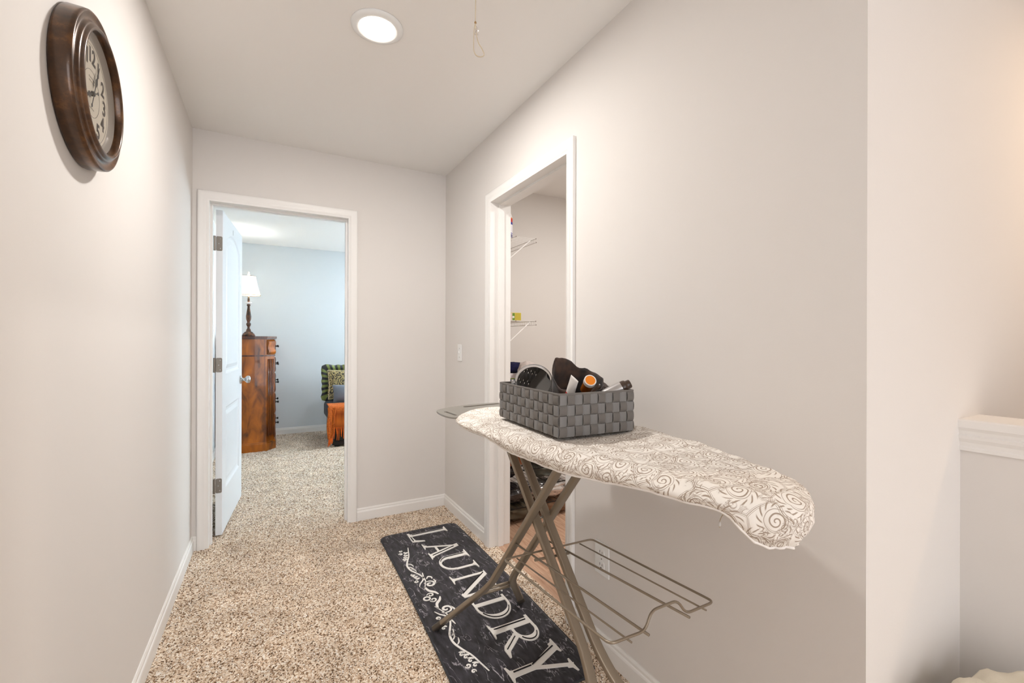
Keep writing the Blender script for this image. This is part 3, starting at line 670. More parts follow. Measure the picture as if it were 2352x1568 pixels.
def ironing_board():
    t = thing('ironing_board', 'open ironing board with tan scroll-print cover and taupe metal legs', 'ironing board', (XC, 1.22, 0))
    # legs
    prof = rrect(.030, .018, .005, 3)
    tr = lambda pts: G().sweep(pts, [(a, b) for a, b in prof], up=Vector((1, 0, 0)))
    y1 = lambda z: 1.772-z*.813
    y2 = lambda z: .690+z*.937
    s1, s2 = .047, .022
    for sd in (-1, 1):
        pts = fillet([(XC+sd*s1, y1(.905), .905), (XC+sd*s1, y1(.255), .255), (XC+sd*.200, y1(.021), .030)], .055, 8)
        # profile: wide side lies in the YZ plane
        lg = G().sweep(pts, [(b, a) for a, b in prof], up=Vector((1, 0, 0))); o = lg.build('leg', M_bronze, t, auto=40)
        d = (Vector(pts[-1])-Vector(pts[-2])).normalized(); e = Vector(pts[-1])
        G().sweep([e-d*.035, e+d*.012], [(b*1.15, a*1.12) for a, b in prof], up=Vector((1, 0, 0))).build('foot_cap', mat('foot_cap_grey', (74, 66, 58), .5) if sd == -1 else bpy.data.materials['foot_cap_grey'], o)
        pts = fillet([(XC+sd*s2, y2(.905), .905), (XC+sd*s2, y2(.285), .285), (XC+sd*.200, y2(.018), .020)], .11, 8)
        o = G().sweep(pts, [(b, a) for a, b in prof], up=Vector((1, 0, 0))).build('leg', M_bronze, t, auto=40)
        d = (Vector(pts[-1])-Vector(pts[-2])).normalized(); e = Vector(pts[-1])
        G().sweep([e-d*.035, e+d*.004], [(b*1.15, a*1.12) for a, b in prof], up=Vector((1, 0, 0))).build('foot_cap', bpy.data.materials['foot_cap_grey'], o)
    for z in (.235, .205): G().tube([(XC-s1-.012, y1(z), z), (XC+s1+.012, y1(z), z)], .006, 10).build('crossbar', M_bronze, t, smooth=True)
    zp = .617; yp = y1(zp)
    bo = G().tube([(XC-s1-.008, yp, zp), (XC+s1+.008, yp, zp)], .004, 10).build('pivot_bolt', M_nickel, t, smooth=True)
    G().lathe([(.0075, 0), (.006, .003), (.001, .0042)], (0, 0, 0), 16, Matrix.Translation((XC-s1-.0065, yp, zp))@Matrix.Rotation(-PI/2, 4, 'Y')).build('bolt_head', M_nickel, bo, smooth=True)
    for sd in (-1, 1): G().tube([(XC+sd*.030, yp, zp), (XC+sd*.038, yp, zp)], .009, 12).build('washer', M_blk, bo, smooth=True)
    # wire clothes rack
    zr = lambda y: .51+(1.36-y)/.636*.055
    pr = lambda x, y, dz=0: (x, y, zr(y)+dz)
    loop = [pr(.739, .727), pr(.64, .731), pr(.652, 1.246), pr(.988, 1.225), pr(.973, .727), pr(.871, .727), pr(.852, .735, .034), pr(.766, .735, .034), pr(.739, .727)]
    pts = fillet([pr(.700, .729)]+loop[1:]+[pr(.700, .729)], .018, 5)
    G().tube(pts[:-1], .0032, 8, closed=True).build('rack_frame', M_bronze, t, smooth=True)
    for xa, ya, xb, r in ((.7525, 1.360, .739, .0032), (.8595, 1.360, .871, .0032), (.695, 1.238, .688, .0022), (.935, 1.224, .930, .0022)):
        G().tube([pr(xa, ya, -.004), pr(xb, .716, -.004)], r, 8).build('rack_wire', M_bronze, t, smooth=True)
    G().tube([pr(.748, 1.215, -.014), pr(.872, 1.200, -.014)], .0045, 8).build('rack_wire', M_bronze, t, smooth=True)
    # board frame under the cover
    P = [Vector((p.x, p.y)) for p in catmull([(x, y, 0) for x, y in OUT], 10, True)]; n = len(P); cc = Vector((.815, 1.1))
    def nrm(i):
        d = (P[(i+1) % n]-P[i-1]).normalized(); q = Vector((d.y, -d.x))
        return q if q.dot(P[i]-cc) > 0 else -q
    NN = [nrm(i) for i in range(n)]
    Mfr = mat('board_mesh_tan', (168, 146, 124), .55, metal=.2, bump=.3, bscale=500)
    inner = [P[i]-NN[i]*.012 for i in range(n)]; g = G(); g.prism([(p.x, p.y) for p in inner], ZT-.043, ZT-.030)
    g.build('board_frame', Mfr, t, auto=40)
    # padded cover
    def top(x, y, f):
        w = .004*noise.noise(Vector((x*16, y*9, 1)))+.0035*noise.noise(Vector((x*30, y*26, 5)))
        w += .010*max(0, noise.noise(Vector((x*11+3, y*8, 9))))*sstep(1.0, .8, y)
        hump = .016*math.exp(-((x-1.0)/.05)**2-((y-1.0)/.085)**2)+.010*math.exp(-((x-.93)/.05)**2-((y-.86)/.05)**2)
        calm = 1-.85*sstep(.95, 1.02, y)*sstep(.66, .70, x)*sstep(1.0, .96, x)   # flat below the basket
        return ZT+w*calm*(.25+.75*sstep(1.5, 1.0, y))+hump-.003
    rings = 26; vs = []; uvs = []; ax = [Vector((.815+.02*sstep(1.3, .6, p.y), min(1.45, max(.72, p.y)))) for p in P]
    for j in range(rings+1):
        f = j/rings; f2 = f**.85
        for i in range(n):
            q = ax[i].lerp(P[i], f2); e = (P[i]-ax[i]).length*(1-f2); drop = .012*sstep(.03, 0, e)
            z = top(q.x, q.y, f)-drop; vs.append((q.x, q.y, z)); uvs.append((q.x, q.y))
    # edge roll and skirt
    per = []
    def skirt(i):
        p = P[i]; left = sstep(.82, .70, p.x)
        lift = sstep(1.12, 1.32, p.y)*sstep(.80, .62, p.x)           # far left: cover rides up
        hang = .046*sstep(.535, .475, p.y)*(1-.45*sstep(.86, .97, p.x))
        hang *= 1+.20*noise.noise(Vector((p.x*25, p.y*25, 2)))
        gather = .0045*math.sin(i*1.9+3*noise.noise(Vector((p.x*14, p.y*14, 0))))
        return .038-.020*lift-.016*sstep(.95, .60, p.y)*left+hang, gather
    for f, off in ((.22, .006), (.45, .010), (.72, .008), (1.0, .001), (1.06, -.014)):
        for i in range(n):
            h, ga = skirt(i); base = vs[rings*n+i][2]; k = f*h
            inw = -.55*max(0, h-.045)*f*f
            wr = (noise.noise(Vector((P[i].x*38, P[i].y*38, f*4)))*.006+ga*.6)*f*(.35+1.2*sstep(.05, .09, h))
            q = P[i]+NN[i]*(off+inw+wr); vs.append((q.x, q.y, base-k)); a = P[i]+NN[i]*k*1.0; uvs.append((a.x, a.y))
    R_ = rings+5; fs = [(j*n+i, j*n+(i+1) % n, (j+1)*n+(i+1) % n, (j+1)*n+i) for j in range(R_) for i in range(n)]
    cov = mesh('cover', vs, fs, cover_mat(), t, smooth=True, uvs=uvs); tag(cov, 'tan scroll-print cotton cover, rumpled at near end')
    hem = [Vector(vs[(rings+4)*n+i]) for i in range(n)]
    G().tube(hem, .0028, 6, closed=True).build('elastic_hem', mat('hem_white', (238, 232, 226), .8), t, smooth=True)
    a = bpx(1668, 1176, y=.60); 
    st = G().tube(catmull([a, a+Vector((-.006, .004, -.006)), a+Vector((-.012, .006, -.018)), a+Vector((-.013, .006, -.032))], 5), .0009, 6).build('drawstring', M_cord, t, smooth=True)
    G().lathe([(.001, -.006), (.0026, -.003), (.0026, .002), (.001, .005)], a+Vector((-.0125, .006, -.024)), 10).build('string_toggle', M_white, st, smooth=True)
    # iron rest
    zi = ZT-.016
    def slot_plate():
        o = catmull([(.600, 1.60, 0), (.594, 1.70, 0), (.620, 1.79, 0), (.720, 1.845, 0), (.86, 1.875, 0), (.95, 1.86, 0), (.965, 1.75, 0), (.96, 1.62, 0), (.80, 1.59, 0), (.64, 1.575, 0)], 6, True)
        bm = bmesh.new(); E = []; loops = []
        def loop(pts, rev=False):
            vv = [bm.verts.new((p[0], p[1], zi)) for p in pts]; E.extend(bm.edges.new((vv[i], vv[(i+1) % len(vv)])) for i in range(len(vv))); loops.append(vv)
        loop(o)
        rot = lambda cx, cy, pts, a: [(cx+x*math.cos(a)-y*math.sin(a), cy+x*math.sin(a)+y*math.cos(a)) for x, y in pts]
        loop(rot(.84, 1.825, rrect(.19, .022, .010), .12)); loop(rot(.632, 1.675, rrect(.014, .11, .006), .06))
        bmesh.ops.triangle_fill(bm, edges=E, use_beauty=True)
        r = bmesh.ops.extrude_face_region(bm, geom=bm.faces[:]); 
        for v in [x for x in r['geom'] if isinstance(x, bmesh.types.BMVert)]: v.co.z -= .006
        bm.verts.index_update(); V = [tuple(v.co) for v in bm.verts]; Fc = [tuple(v.index for v in f.verts) for f in bm.faces]; bm.free()
        return mesh('iron_rest', V, Fc, mat('iron_rest_grey', (150, 146, 138), .4, metal=.5), t)
    slot_plate()
    for x in (.74, .86): G().tube([(x, 1.5, zi-.009), (x, 1.70, zi-.009)], .0035, 8).build('rest_arm', M_bronze, t, smooth=True)
ironing_board()

# ------------------------------------------------------------------ woven basket on the board
BN = Vector((.697, 1.008, 0)); BXD = Vector((.263, -.013, 0)); BYD = Vector((.020, .396, 0))
BL, BW_, BHT = BYD.length, BXD.length, .118; BZ = ZT+.007
ex, ey = BXD.normalized(), BYD.normalized()
def bp_(a, b, z): return BN+ex*a+ey*b+Vector((0, 0, BZ+z))
def basket():
    t = thing('woven_basket', 'grey woven strap basket standing on the ironing board', 'basket', tuple(bp_(BW_/2, BL/2, 0)))
    def strap_mat(name, rgb, st):
        m, n, l, b = nt(name); tc = n.new('ShaderNodeTexCoord'); mp = n.new('ShaderNodeMapping'); mp.inputs['Scale'].default_value = st; l.new(tc.outputs['Object'], mp.inputs[0])
        wv = n.new('ShaderNodeTexChecker'); wv.inputs['Scale'].default_value = 1; wv.inputs[1].default_value = lin(rgb); wv.inputs[2].default_value = lin(tuple(int(v*.80) for v in rgb)); l.new(mp.outputs[0], wv.inputs[0]); l.new(wv.outputs[0], b.inputs['Base Color'])
        bpn = n.new('ShaderNodeBump'); bpn.inputs['Strength'].default_value = .3; bpn.inputs['Distance'].default_value = .0006; l.new(wv.outputs[1], bpn.inputs['Height']); l.new(bpn.outputs[0], b.inputs['Normal'])
        b.inputs['Roughness'].default_value = .6; b.inputs['Specular IOR Level'].default_value = .35; return m
    Mv = strap_mat('grey_webbing', (122, 117, 112), (520, 520, 520)); Mh = strap_mat('grey_webbing_sheen', (138, 136, 134), (520, 520, 520))  # same strap, bands coloured lighter: their sheen is painted in
    NXc, NYc, NR = 10, 14, 4
    # perimeter parametrisation
    per = 2*(BW_+BL); rh = BHT/NR; am = .0038
    corners = [0, BW_, BW_+BL, 2*BW_+BL, per]
    def pp(s, off, z):
        s %= per
        if s < BW_: return bp_(s, 0, z)-ey*off
        s -= BW_
        if s < BL: return bp_(BW_, s, z)+ex*off
        s -= BL
        if s < BW_: return bp_(BW_-s, BL, z)+ey*off
        s -= BW_
        return bp_(0, BL-s, z)-ex*off
    cells = []   # (s centre, width)
    s = 0
    for ln, nc in ((BW_, NXc), (BL, NYc), (BW_, NXc), (BL, NYc)):
        for i in range(nc): cells.append((s+(i+.5)*ln/nc, ln/nc))
        s += ln
    N = len(cells)
    for i, (c, w) in enumerate(cells):
        vs = []; fs = []; K = NR*6
        for k in range(K+1):
            z = BHT*k/K; row = min(NR-1, int(z/rh)); ph = (z/rh-row)
            o = am*math.cos(PI*(z/rh-.5))*(1 if i % 2 == 0 else -1)
            o = am*(1 if (row+i) % 2 == 0 else -1)*math.sin(PI*ph)**.5
            for dw in (-.465, -.42, .42, .465):
                e = abs(dw) > .46
                for thick in (0,): vs.append(pp(c+dw*w, o-(.0004 if e else 0), z))
        for k in range(K):
            for j in range(3): fs.append((k*4+j, k*4+j+1, (k+1)*4+j+1, (k+1)*4+j))
        b0 = len(vs); ctr = bp_(BW_/2, BL/2, 0); 
        c0 = pp(c, 0, 0); nn = (pp(c, 1, 0)-c0)
        vs2 = [v-nn*.0012 for v in vs]; allv = vs+vs2; fs2 = [tuple(b0+q for q in f[::-1]) for f in fs]
        ed = [(k*4, (k+1)*4, b0+(k+1)*4, b0+k*4) for k in range(K)]+[(k*4+3, b0+k*4+3, b0+(k+1)*4+3, (k+1)*4+3) for k in range(K)]+[(j, b0+j, b0+j+1, j+1) for j in range(3)]+[(K*4+j, K*4+j+1, b0+K*4+j+1, b0+K*4+j) for j in range(3)]
        mesh('vertical_strap', allv, fs+fs2+ed, Mv, t, autosmooth=60)
    for row in range(NR):
        pts = []
        for i, (c, w) in enumerate(cells):
            for q in range(6):
                ph = (q+.5)/6; o = -am*(1 if (row+i) % 2 == 0 else -1)*math.sin(PI*ph)**.5
                pts.append((c+(ph-.5)*w, o))
        pts = pts
        n = len(pts); z0, z1 = row*rh+.0006, (row+1)*rh-.0006; vs = []
        for s_, o in pts:
            a = pp(s_, 0, 0); nn = pp(s_, 1, 0)-a
            for z, d in ((z0, -.0004), (z0+.002, 0), (z1-.002, 0), (z1, -.0004)): vs.append(pp(s_, o+d, z))
            for z in (z1, z0): vs.append(pp(s_, o-.0014, z))
        fs = [(i*6+j, i*6+(j+1) % 6, ((i+1) % n)*6+(j+1) % 6, ((i+1) % n)*6+j) for i in range(n) for j in range(6)]
        mesh('horizontal_strap', vs, fs, Mh, t, autosmooth=60)
    rim = [pp(s_, .0, BHT+.001) for s_ in (0, BW_, BW_+BL, 2*BW_+BL)]
    pts = fillet([(rim[0]+rim[1])/2]+rim[1:]+[rim[0], (rim[0]+rim[1])/2], .006, 3)[:-1]
    G().sweep(pts, [(a, b) for a, b in rrect(.0055, .007, .002, 2)], closed=True).build('rim', Mv, t, auto=40)
    g = G(); vs = [bp_(.003, .003, .002), bp_(BW_-.003, .003, .002), bp_(BW_-.003, BL-.003, .002), bp_(.003, BL-.003, .002)]; g.add(vs+[v+Vector((0, 0, .003)) for v in vs], [(0, 1, 2, 3), (7, 6, 5, 4), (0, 4, 5, 1), (1, 5, 6, 2), (2, 6, 7, 3), (3, 7, 4, 0)]); g.build('bottom', Mv, t)
basket()
def frame(d, up=Vector((0, 0, 1))):
    d = Vector(d).normalized(); a = up.cross(d); a = a.normalized() if a.length > 1e-4 else Vector((1, 0, 0)); b = d.cross(a); return Matrix((a, b, d)).transposed().to_4x4()
# round vanity mirror
def mirror():
    c = bpx(1226, 877, y=1.29); r = .066
    nrmv = Vector((-.50, -.80, -.34)).normalized()
    mt = Matrix.Translation(c)@frame(nrmv)
    t = thing('vanity_mirror', 'round clear acrylic vanity mirror leaning inside the basket', 'mirror', (c.x, c.y, BZ+.02))
    Mac = mat('clear_acrylic', (250, 250, 250), .03, trans=.85, ior=1.3, spec=.8)
    Mgl = mat('mirror_silver', (235, 235, 235), .02, metal=1)
    G().lathe([(.0575, -.005), (.0635, -.006), (.0655, -.002), (.0655, .002), (.0635, .006), (.0575, .005)], (0, 0, 0), 64, mt, cap=False).build('ring', Mac, t, smooth=True)
    G().lathe([(.0005, .003), (.0575, .003), (.0575, -.003), (.0005, -.003)], (0, 0, 0), 64, mt).build('mirror_disc', Mgl, t)
    ax = mt.to_3x3()@Vector((1, 0, 0))
    for sd in (-1, 1):
        p = c+ax*sd*.0655; q = c+ax*sd*.0725
        G().tube([p, q], .004, 10).build('pivot', Mac, t, smooth=True)
        q2 = Vector((q.x, q.y, BZ+.012)); 
        G().sweep(fillet([q+Vector((0, 0, .008)), q2, q2+Vector((-nrmv.x*.05, -nrmv.y*.05, 0))], .015, 4), rrect(.008, .008, .002, 2)).build('stand_arm', Mac, t, auto=40)
mirror()
# open dark bag
def bag():
    c = bp_(.158, .150, 0)
    m, n, l, b = nt('brown_black_suede'); tc = n.new('ShaderNodeTexCoord'); t1 = n.new('ShaderNodeTexNoise'); t1.inputs['Scale'].default_value = 25; t1.inputs['Detail'].default_value = 5; l.new(tc.outputs['Object'], t1.inputs['Vector'])
    cr = n.new('ShaderNodeValToRGB'); cr.color_ramp.elements[0].position = .4; cr.color_ramp.elements[0].color = lin((26, 17, 13)); cr.color_ramp.elements[1].position = .75; cr.color_ramp.elements[1].color = lin((76, 52, 38)); l.new(t1.outputs['Fac'], cr.inputs[0]); l.new(cr.outputs[0], b.inputs['Base Color']); b.inputs['Roughness'].default_value = .8; b.inputs['Sheen Weight'].default_value = .2
    n_ = 48; vs = []; prof = [(0, .55), (.02, .8), (.05, .95), (.08, 1.0), (.10, 1.02), (.118, 1.0)]
    rows = 14
    def rad(a):
        ca, sa = math.cos(a), math.sin(a); return .078*abs(ca)**.8*math.copysign(1, ca), .075*abs(sa)**.8*math.copysign(1, sa)
    for j in range(rows+1):
        f = j/rows
        for i in range(n_):
            a = 2*PI*i/n_; rx, ry = rad(a)
            # far lip rises, near lip low: opening faces the viewer
            toward = -(math.cos(a)*.45+math.sin(a)*.89)          # 1 towards the camera
            topz = .135-.035*toward+.045*max(0, math.cos(a-1.95))**3+.010*noise.noise(Vector((math.cos(a)*3, math.sin(a)*3, 1)))
            z = .008+topz*f; s = .70+.36*f**.6-.05*f*f
            s *= 1+.10*noise.noise(Vector((math.cos(a)*2.2, math.sin(a)*2.2, f*2.5)))
            p = c+Vector((rx*s, ry*s, 0))-Vector((0, .010*f, 0)); vs.append((p.x, p.y, BZ+z))
    fs = [(j*n_+i, j*n_+(i+1) % n_, (j+1)*n_+(i+1) % n_, (j+1)*n_+i) for j in range(rows) for i in range(n_)]+[tuple(range(n_))[::-1]]
    o = mesh('toiletry_bag', vs, fs, m, smooth=True); so = o.modifiers.new('thick', 'SOLIDIFY'); so.thickness = .0025; so.offset = -1
    tag(o, 'open dark brown soft bag full of bottles inside the basket', 'bag'); return o
bag()
def bottle(name, label, cat, tip, d, parts, grp=None, k=1.):
    """parts: (part name, profile from the tip backwards, material)"""
    tip = Vector(tip); d = Vector(d).normalized(); mt = Matrix.Translation(tip)@frame(-d)@Matrix.Scale(k, 4)
    L_ = k*max(z for _, pr, _ in parts for _, z in pr); base = tip-d*L_
    t = thing(name, label, cat, tuple(base))
    for pn, pr, mm in parts: G().lathe(pr, (0, 0, 0), 28, mt).build(pn, mm, t, auto=35)
    return t
Mwht = mat('bottle_white', (232, 226, 220), .35); Mor = mat('orange_lid', (232, 132, 28), .4); Mamb = mat('amber_plastic', (150, 84, 24), .25, coat=.3)
Mbr = mat('brown_cap', (66, 50, 40), .3); Msil = mat('can_silver', (178, 174, 172), .3, metal=.6)
bottle('pill_bottle', 'amber bottle with white-rimmed orange lid sticking out of the bag', 'bottle', bpx(1356, 873, y=1.075), (-.30, -.75, .52),
       [('lid_top', [(.0005, 0), (.0155, 0), (.0155, .003), (.0005, .003)], Mor), ('lid', [(.0005, .0012), (.0145, .0012), (.0165, -.0005), (.019, .0005), (.019, .014), (.0005, .014)], Mwht), ('body', [(.0005, .014), (.0165, .014), (.017, .018), (.017, .062), (.0005, .062)], Mamb)])
bottle('brown_bottle', 'short dark brown capped bottle beside the bag in the basket', 'bottle', bpx(1390, 884, y=1.115), (.25, -.62, .72),
       [('cap', [(.0005, 0), (.011, 0), (.0155, .004), (.017, .010), (.017, .040), (.0005, .040)], Mbr), ('body', [(.0005, .040), (.0165, .040), (.0165, .075), (.0005, .075)], mat('brown_bottle_body', (44, 32, 26), .35))], k=1.2)
bottle('spray_can', 'slim silver spray can with brown cap leaning out of the basket corner', 'spray can', bpx(1448, 880, y=1.02), (.66, -.42, .40),
       [('nozzle', [(.0005, -.0002), (.003, -.0002), (.003, .002), (.0005, .002)], M_blk), ('cap', [(.0005, 0), (.0095, 0), (.011, .002), (.0115, .010), (.0145, .013), (.0155, .018), (.0155, .024), (.0005, .024)], Mbr), ('can', [(.0005, .024), (.016, .024), (.0165, .028), (.0165, .078), (.0005, .078)], Msil)], k=1.22)
def tube_():
    tip = bpx(1320, 868, y=1.065); d = Vector((-.12, -.55, .83)).normalized(); mt = Matrix.Translation(tip)@frame(-d, Vector((1, .2, 0)))
    t = thing('squeeze_tube', 'white crimped squeeze tube with red band in the dark bag', 'tube', tuple(tip-d*.09))
    vs = []; n = 24; prof = [(0, .0012, .017), (.006, .0018, .0172), (.02, .006, .0165), (.04, .010, .0155), (.055, .012, .0145)]
    for z, a, b in prof:
        for k in range(n): vs.append(mt@Vector((b*math.cos(2*PI*k/n), a*math.sin(2*PI*k/n), z)))
    fs = [(j*n+i, j*n+(i+1) % n, (j+1)*n+(i+1) % n, (j+1)*n+i) for j in range(len(prof)-1) for i in range(n)]+[tuple(range(n))[::-1]]
    mesh('tube_body', vs, fs, Mwht, t, smooth=True)
    vs = []; prof = [(.055, .012, .0145), (.068, .0135, .014), (.09, .0135, .0138)]
    for z, a, b in prof:
        for k in range(n): vs.append(mt@Vector((b*math.cos(2*PI*k/n), a*math.sin(2*PI*k/n), z)))
    fs = [(j*n+i, j*n+(i+1) % n, (j+1)*n+(i+1) % n, (j+1)*n+i) for j in range(len(prof)-1) for i in range(n)]+[tuple(range(2*n, 3*n))]
    mesh('red_band', vs, fs, mat('red_print', (206, 30, 22), .4), t, smooth=True)
tube_()
# hair dryer lying in the basket, seen in the mirror
hd = thing('hair_dryer', 'black hair dryer lying low in the basket before the mirror', 'hair dryer', tuple(bp_(.075, .13, .005)))
mt = Matrix.Translation(bp_(.045, .035, .030))@frame(ey+ex*.25)@Matrix.Scale(.72, 4)
G().lathe([(.0005, 0), (.020, 0), (.022, .02), (.026, .05), (.032, .08), (.033, .12), (.026, .15), (.0005, .152)], (0, 0, 0), 28, mt).build('barrel', M_blk, hd, smooth=True)
G().lathe([(.0325, .074), (.0338, .078), (.0338, .086), (.0325, .09)], (0, 0, 0), 28, mt, cap=False).build('chrome_band', M_nickel, hd, smooth=True)

# ------------------------------------------------------------------ laundry room contents
def wire_shelf(z, label, x1=1.66, y0=2.69):
    t = thing('wire_shelf', label, 'shelf', ((RI+x1)/2, (y0+LB)/2, z-.028), 'white wire shelves on the laundry wall')
    g = G(); y = y0+.012
    while y < LB-.005:
        g.tube([(RI+.004, y, z), (x1, y, z), (x1+.001, y, z-.026)], .0013, 5); y += .0254
    tag(g.build('deck_wires', M_wire, t, smooth=True), None, kind='stuff')
    for x, zz in ((RI+.006, z-.003), (RI+.24, z-.003), (x1-.002, z-.002), (x1+.001, z-.028)):
        G().tube([(x, y0, zz), (x, LB-.003, zz)], .003, 8).build('rail', M_wire, t, smooth=True)
        G().lathe([(.0034, -.001), (.0034, .002)], (0, 0, 0), 8, Matrix.Translation((x, y0, zz))@Matrix.Rotation(PI/2, 4, 'X')).build('end_cap', mat('wire_end_grey', (120, 104, 92), .6) if 'wire_end_grey' not in bpy.data.materials else bpy.data.materials['wire_end_grey'], t)
    G().tube([(x1-.02, y0+.05, z-.006), (RI+.004, y0+.05, z-.33)], .004, 8).build('brace', M_wire, t, smooth=True)
wire_shelf(1.948, 'topmost white wire shelf in the laundry room, holding a white bottle')
wire_shelf(1.360, 'middle white wire shelf in the laundry room, holding a small carton')
wire_shelf(.885, 'lowest white wire shelf in the laundry room, with folded towels')
# detergent bottle
bx, by, bz = 1.505, 2.86, 1.951
t = thing('detergent_bottle', 'white detergent bottle with blue and red label on the top shelf', 'bottle', (bx, by, bz))
M_lab = None
def label_mat():
    m, n, l, b = nt('bottle_label_print'); tc = n.new('ShaderNodeTexCoord'); sx = n.new('ShaderNodeSeparateXYZ'); l.new(tc.outputs['Object'], sx.inputs[0])
    cr = n.new('ShaderNodeValToRGB'); cr.color_ramp.interpolation = 'CONSTANT'; e = cr.color_ramp.elements; e[0].color = lin((46, 44, 120)); e[0].position = 0; e[1].color = lin((206, 44, 40)); e[1].position = .88
    for p, c in ((.16, (236, 234, 240)), (.20, (60, 60, 150)), (.24, (238, 236, 242)), (.66, (64, 70, 160)), (.78, (196, 50, 52)), (.94, (226, 120, 60))): x = e.new(p); x.color = lin(c)
    mr = n.new('ShaderNodeMath'); mr.operation = 'MULTIPLY'; mr.inputs[1].default_value = 1/.145; l.new(sx.outputs[2], mr.inputs[0]); l.new(mr.outputs[0], cr.inputs[0]); l.new(cr.outputs[0], b.inputs['Base Color']); b.inputs['Roughness'].default_value = .4; return m
G().lathe([(.0005, 0), (.044, 0), (.048, .006), (.048, .165), (.042, .185), (.024, .215), (.018, .222), (.0005, .224)], (bx, by, bz), 36).build('body', Mwht, t, auto=40)
G().lathe([(.0484, .015), (.0486, .016), (.0486, .158), (.0484, .16)], (bx, by, bz), 36, cap=False).build('label', label_mat(), t, smooth=True)
G().lathe([(.0005, .224), (.020, .224), (.021, .228), (.020, .25), (.0005, .252)], (bx, by, bz), 24).build('cap', Mwht, t, auto=40)
# carton
t = thing('small_carton', 'small yellow-green carton on the middle wire shelf', 'box', (1.565, 2.87, 1.363))
mt = Matrix.Translation((1.565, 2.87, 1.3615))@Matrix.Rotation(-.25, 4, 'Z')
G().bbox(-.055, .055, -.05, .05, 0, .062, .002, mtx=mt).build('box', mat('carton_yellow', (214, 196, 92), .5), t)
for a, b, c, cc in ((-.054, -.012, .004, (236, 214, 200)), (-.012, .006, .004, (112, 150, 52)), (.012, .050, .006, (206, 186, 70))):
    G().box(a, b, -.0508, -.0503, c, .058, mtx=mt).build('print_panel', mat('carton_print_%d' % int(a*1000+100), cc, .5), t)
G().lathe([(.008, 0), (.008, .0006)], (0, 0, 0), 16, mt@Matrix.Translation((-.004, -.0509, .03))@Matrix.Rotation(PI/2, 4, 'X')).build('emblem', mat('carton_emblem', (240, 240, 230), .5), t)
def towel(name, label, c, size, m, seed):
    o = crumple(name, c, size, m, .07, seed, freq=1.6); tag(o, label, 'towel'); return o
M_navy = mat('navy_terry', (26, 24, 62), .95, bump=.8, bscale=260, noise_amt=.4, scale=60)
M_plush = mat('grey_plush', (196, 184, 178), .95, bump=.8, bscale=160, noise_amt=.18, scale=40)
# package below the towel
t = thing('paper_package', 'white, green and navy package on the lowest wire shelf', 'package', (1.53, 2.90, .888))
G().bbox(1.44, 1.625, 2.84, 2.96, .8885, .979, .004).build('box', mat('package_white', (224, 216, 218), .5), t)
G().box(1.442, 1.623, 2.8390, 2.8397, .89, .940).build('print_navy', mat('package_navy', (46, 58, 84), .5), t)
G().box(1.442, 1.623, 2.8386, 2.8393, .938, .944).build('print_green', mat('package_green', (140, 170, 60), .5), t)
towel('rolled_towel', 'navy blue terry towel lying on the package in the laundry room', (1.595, 2.90, 1.020), (.16, .12, .080), M_navy, 3)
towel('folded_throw', 'pale grey plush throw heaped on the lowest wire shelf', (1.635, 2.765, .980), (.14, .115, .178), M_plush, 5)
# low rack with bundles
def rack():
    t = thing('storage_rack', 'low black wire rack on the laundry floor holding bags', 'rack', (1.66, 2.74, 0))
    Mk = mat('rack_black', (40, 36, 34), .4, metal=.5); x0, x1, y0, y1 = 1.31, 2.05, 2.53, 2.98
    for x in (x0, x1):
        for y in (y0, y1): G().tube([(x, y, -.001), (x, y, .46)], .008, 10).build('post', Mk, t, smooth=True)
    for z in (.115, .245, .36):
        G().tube([(x0, y0, z), (x1, y0, z), (x1, y1, z), (x0, y1, z)], .004, 8, closed=True).build('tier_frame', Mk, t, smooth=True)
        g = G(); x = x0+.04
        while x < x1: g.tube([(x, y0, z+.003), (x, y1, z+.003)], .0016, 5); x += .04
        tag(g.build('tier_wires', Mk, t, smooth=True), None, kind='stuff')
    return t
rack()
Mpl = mat('clear_film_white', (226, 218, 212), .18, noise_amt=.12, scale=12, coat=.6)
Mfo = mat('silver_film', (214, 208, 204), .16, metal=.75, noise_amt=.15, scale=10)
Mbk = mat('black_film', (44, 38, 38), .22, noise_amt=.6, scale=14, coat=.5)
Mol = mat('olive_cloth', (88, 76, 58), .8, noise_amt=.3, scale=12)
Mcb = mat('cardboard_brown', (132, 78, 46), .8, noise_amt=.12, scale=10)
Mgr = mat('grey_green_cloth', (92, 92, 84), .85, noise_amt=.2, scale=15)
for nm, lb, ct, c, s, m, sd in (
    ('plastic_bundle', 'white plastic-wrapped bundle on top tier of the low rack', 'bundle', (1.735, 2.68, .425), (.27, .24, .125), Mpl, 11),
    ('cloth_bundle', 'grey-green folded cloth on the low rack under the white bundle', 'bundle', (1.74, 2.70, .308), (.30, .26, .095), Mgr, 12),
    ('foil_packet', 'shiny silver film packet on the lower tier of the rack', 'packet', (1.72, 2.66, .183), (.34, .22, .110), Mfo, 13),
    ('black_bag', 'black glossy plastic bag on the rack beside the silver packet', 'bag', (1.44, 2.66, .182), (.19, .22, .110), Mbk, 14),
    ('olive_garment', 'olive brown garment bundle at the bottom of the rack', 'garment', (1.47, 2.68, .057), (.27, .24, .108), Mol, 15),
    ('brown_garment', 'brown bundle at the rack bottom near the right casing', 'garment', (1.80, 2.68, .055), (.28, .24, .104), mat('brown_cloth', (134, 104, 80), .8, noise_amt=.3, scale=14), 16),
    ('dark_bundle', 'dark film-wrapped bundle on middle tier of the rack', 'bundle', (1.44, 2.78, .305), (.20, .20, .100), Mbk, 17)):
    o = crumple(nm, c, s, m, .16, sd, freq=2.6, sub=4); tag(o, lb, ct)
t = thing('cardboard_box', 'brown open cardboard box on top of the low rack', 'box', (1.445, 2.74, .366))
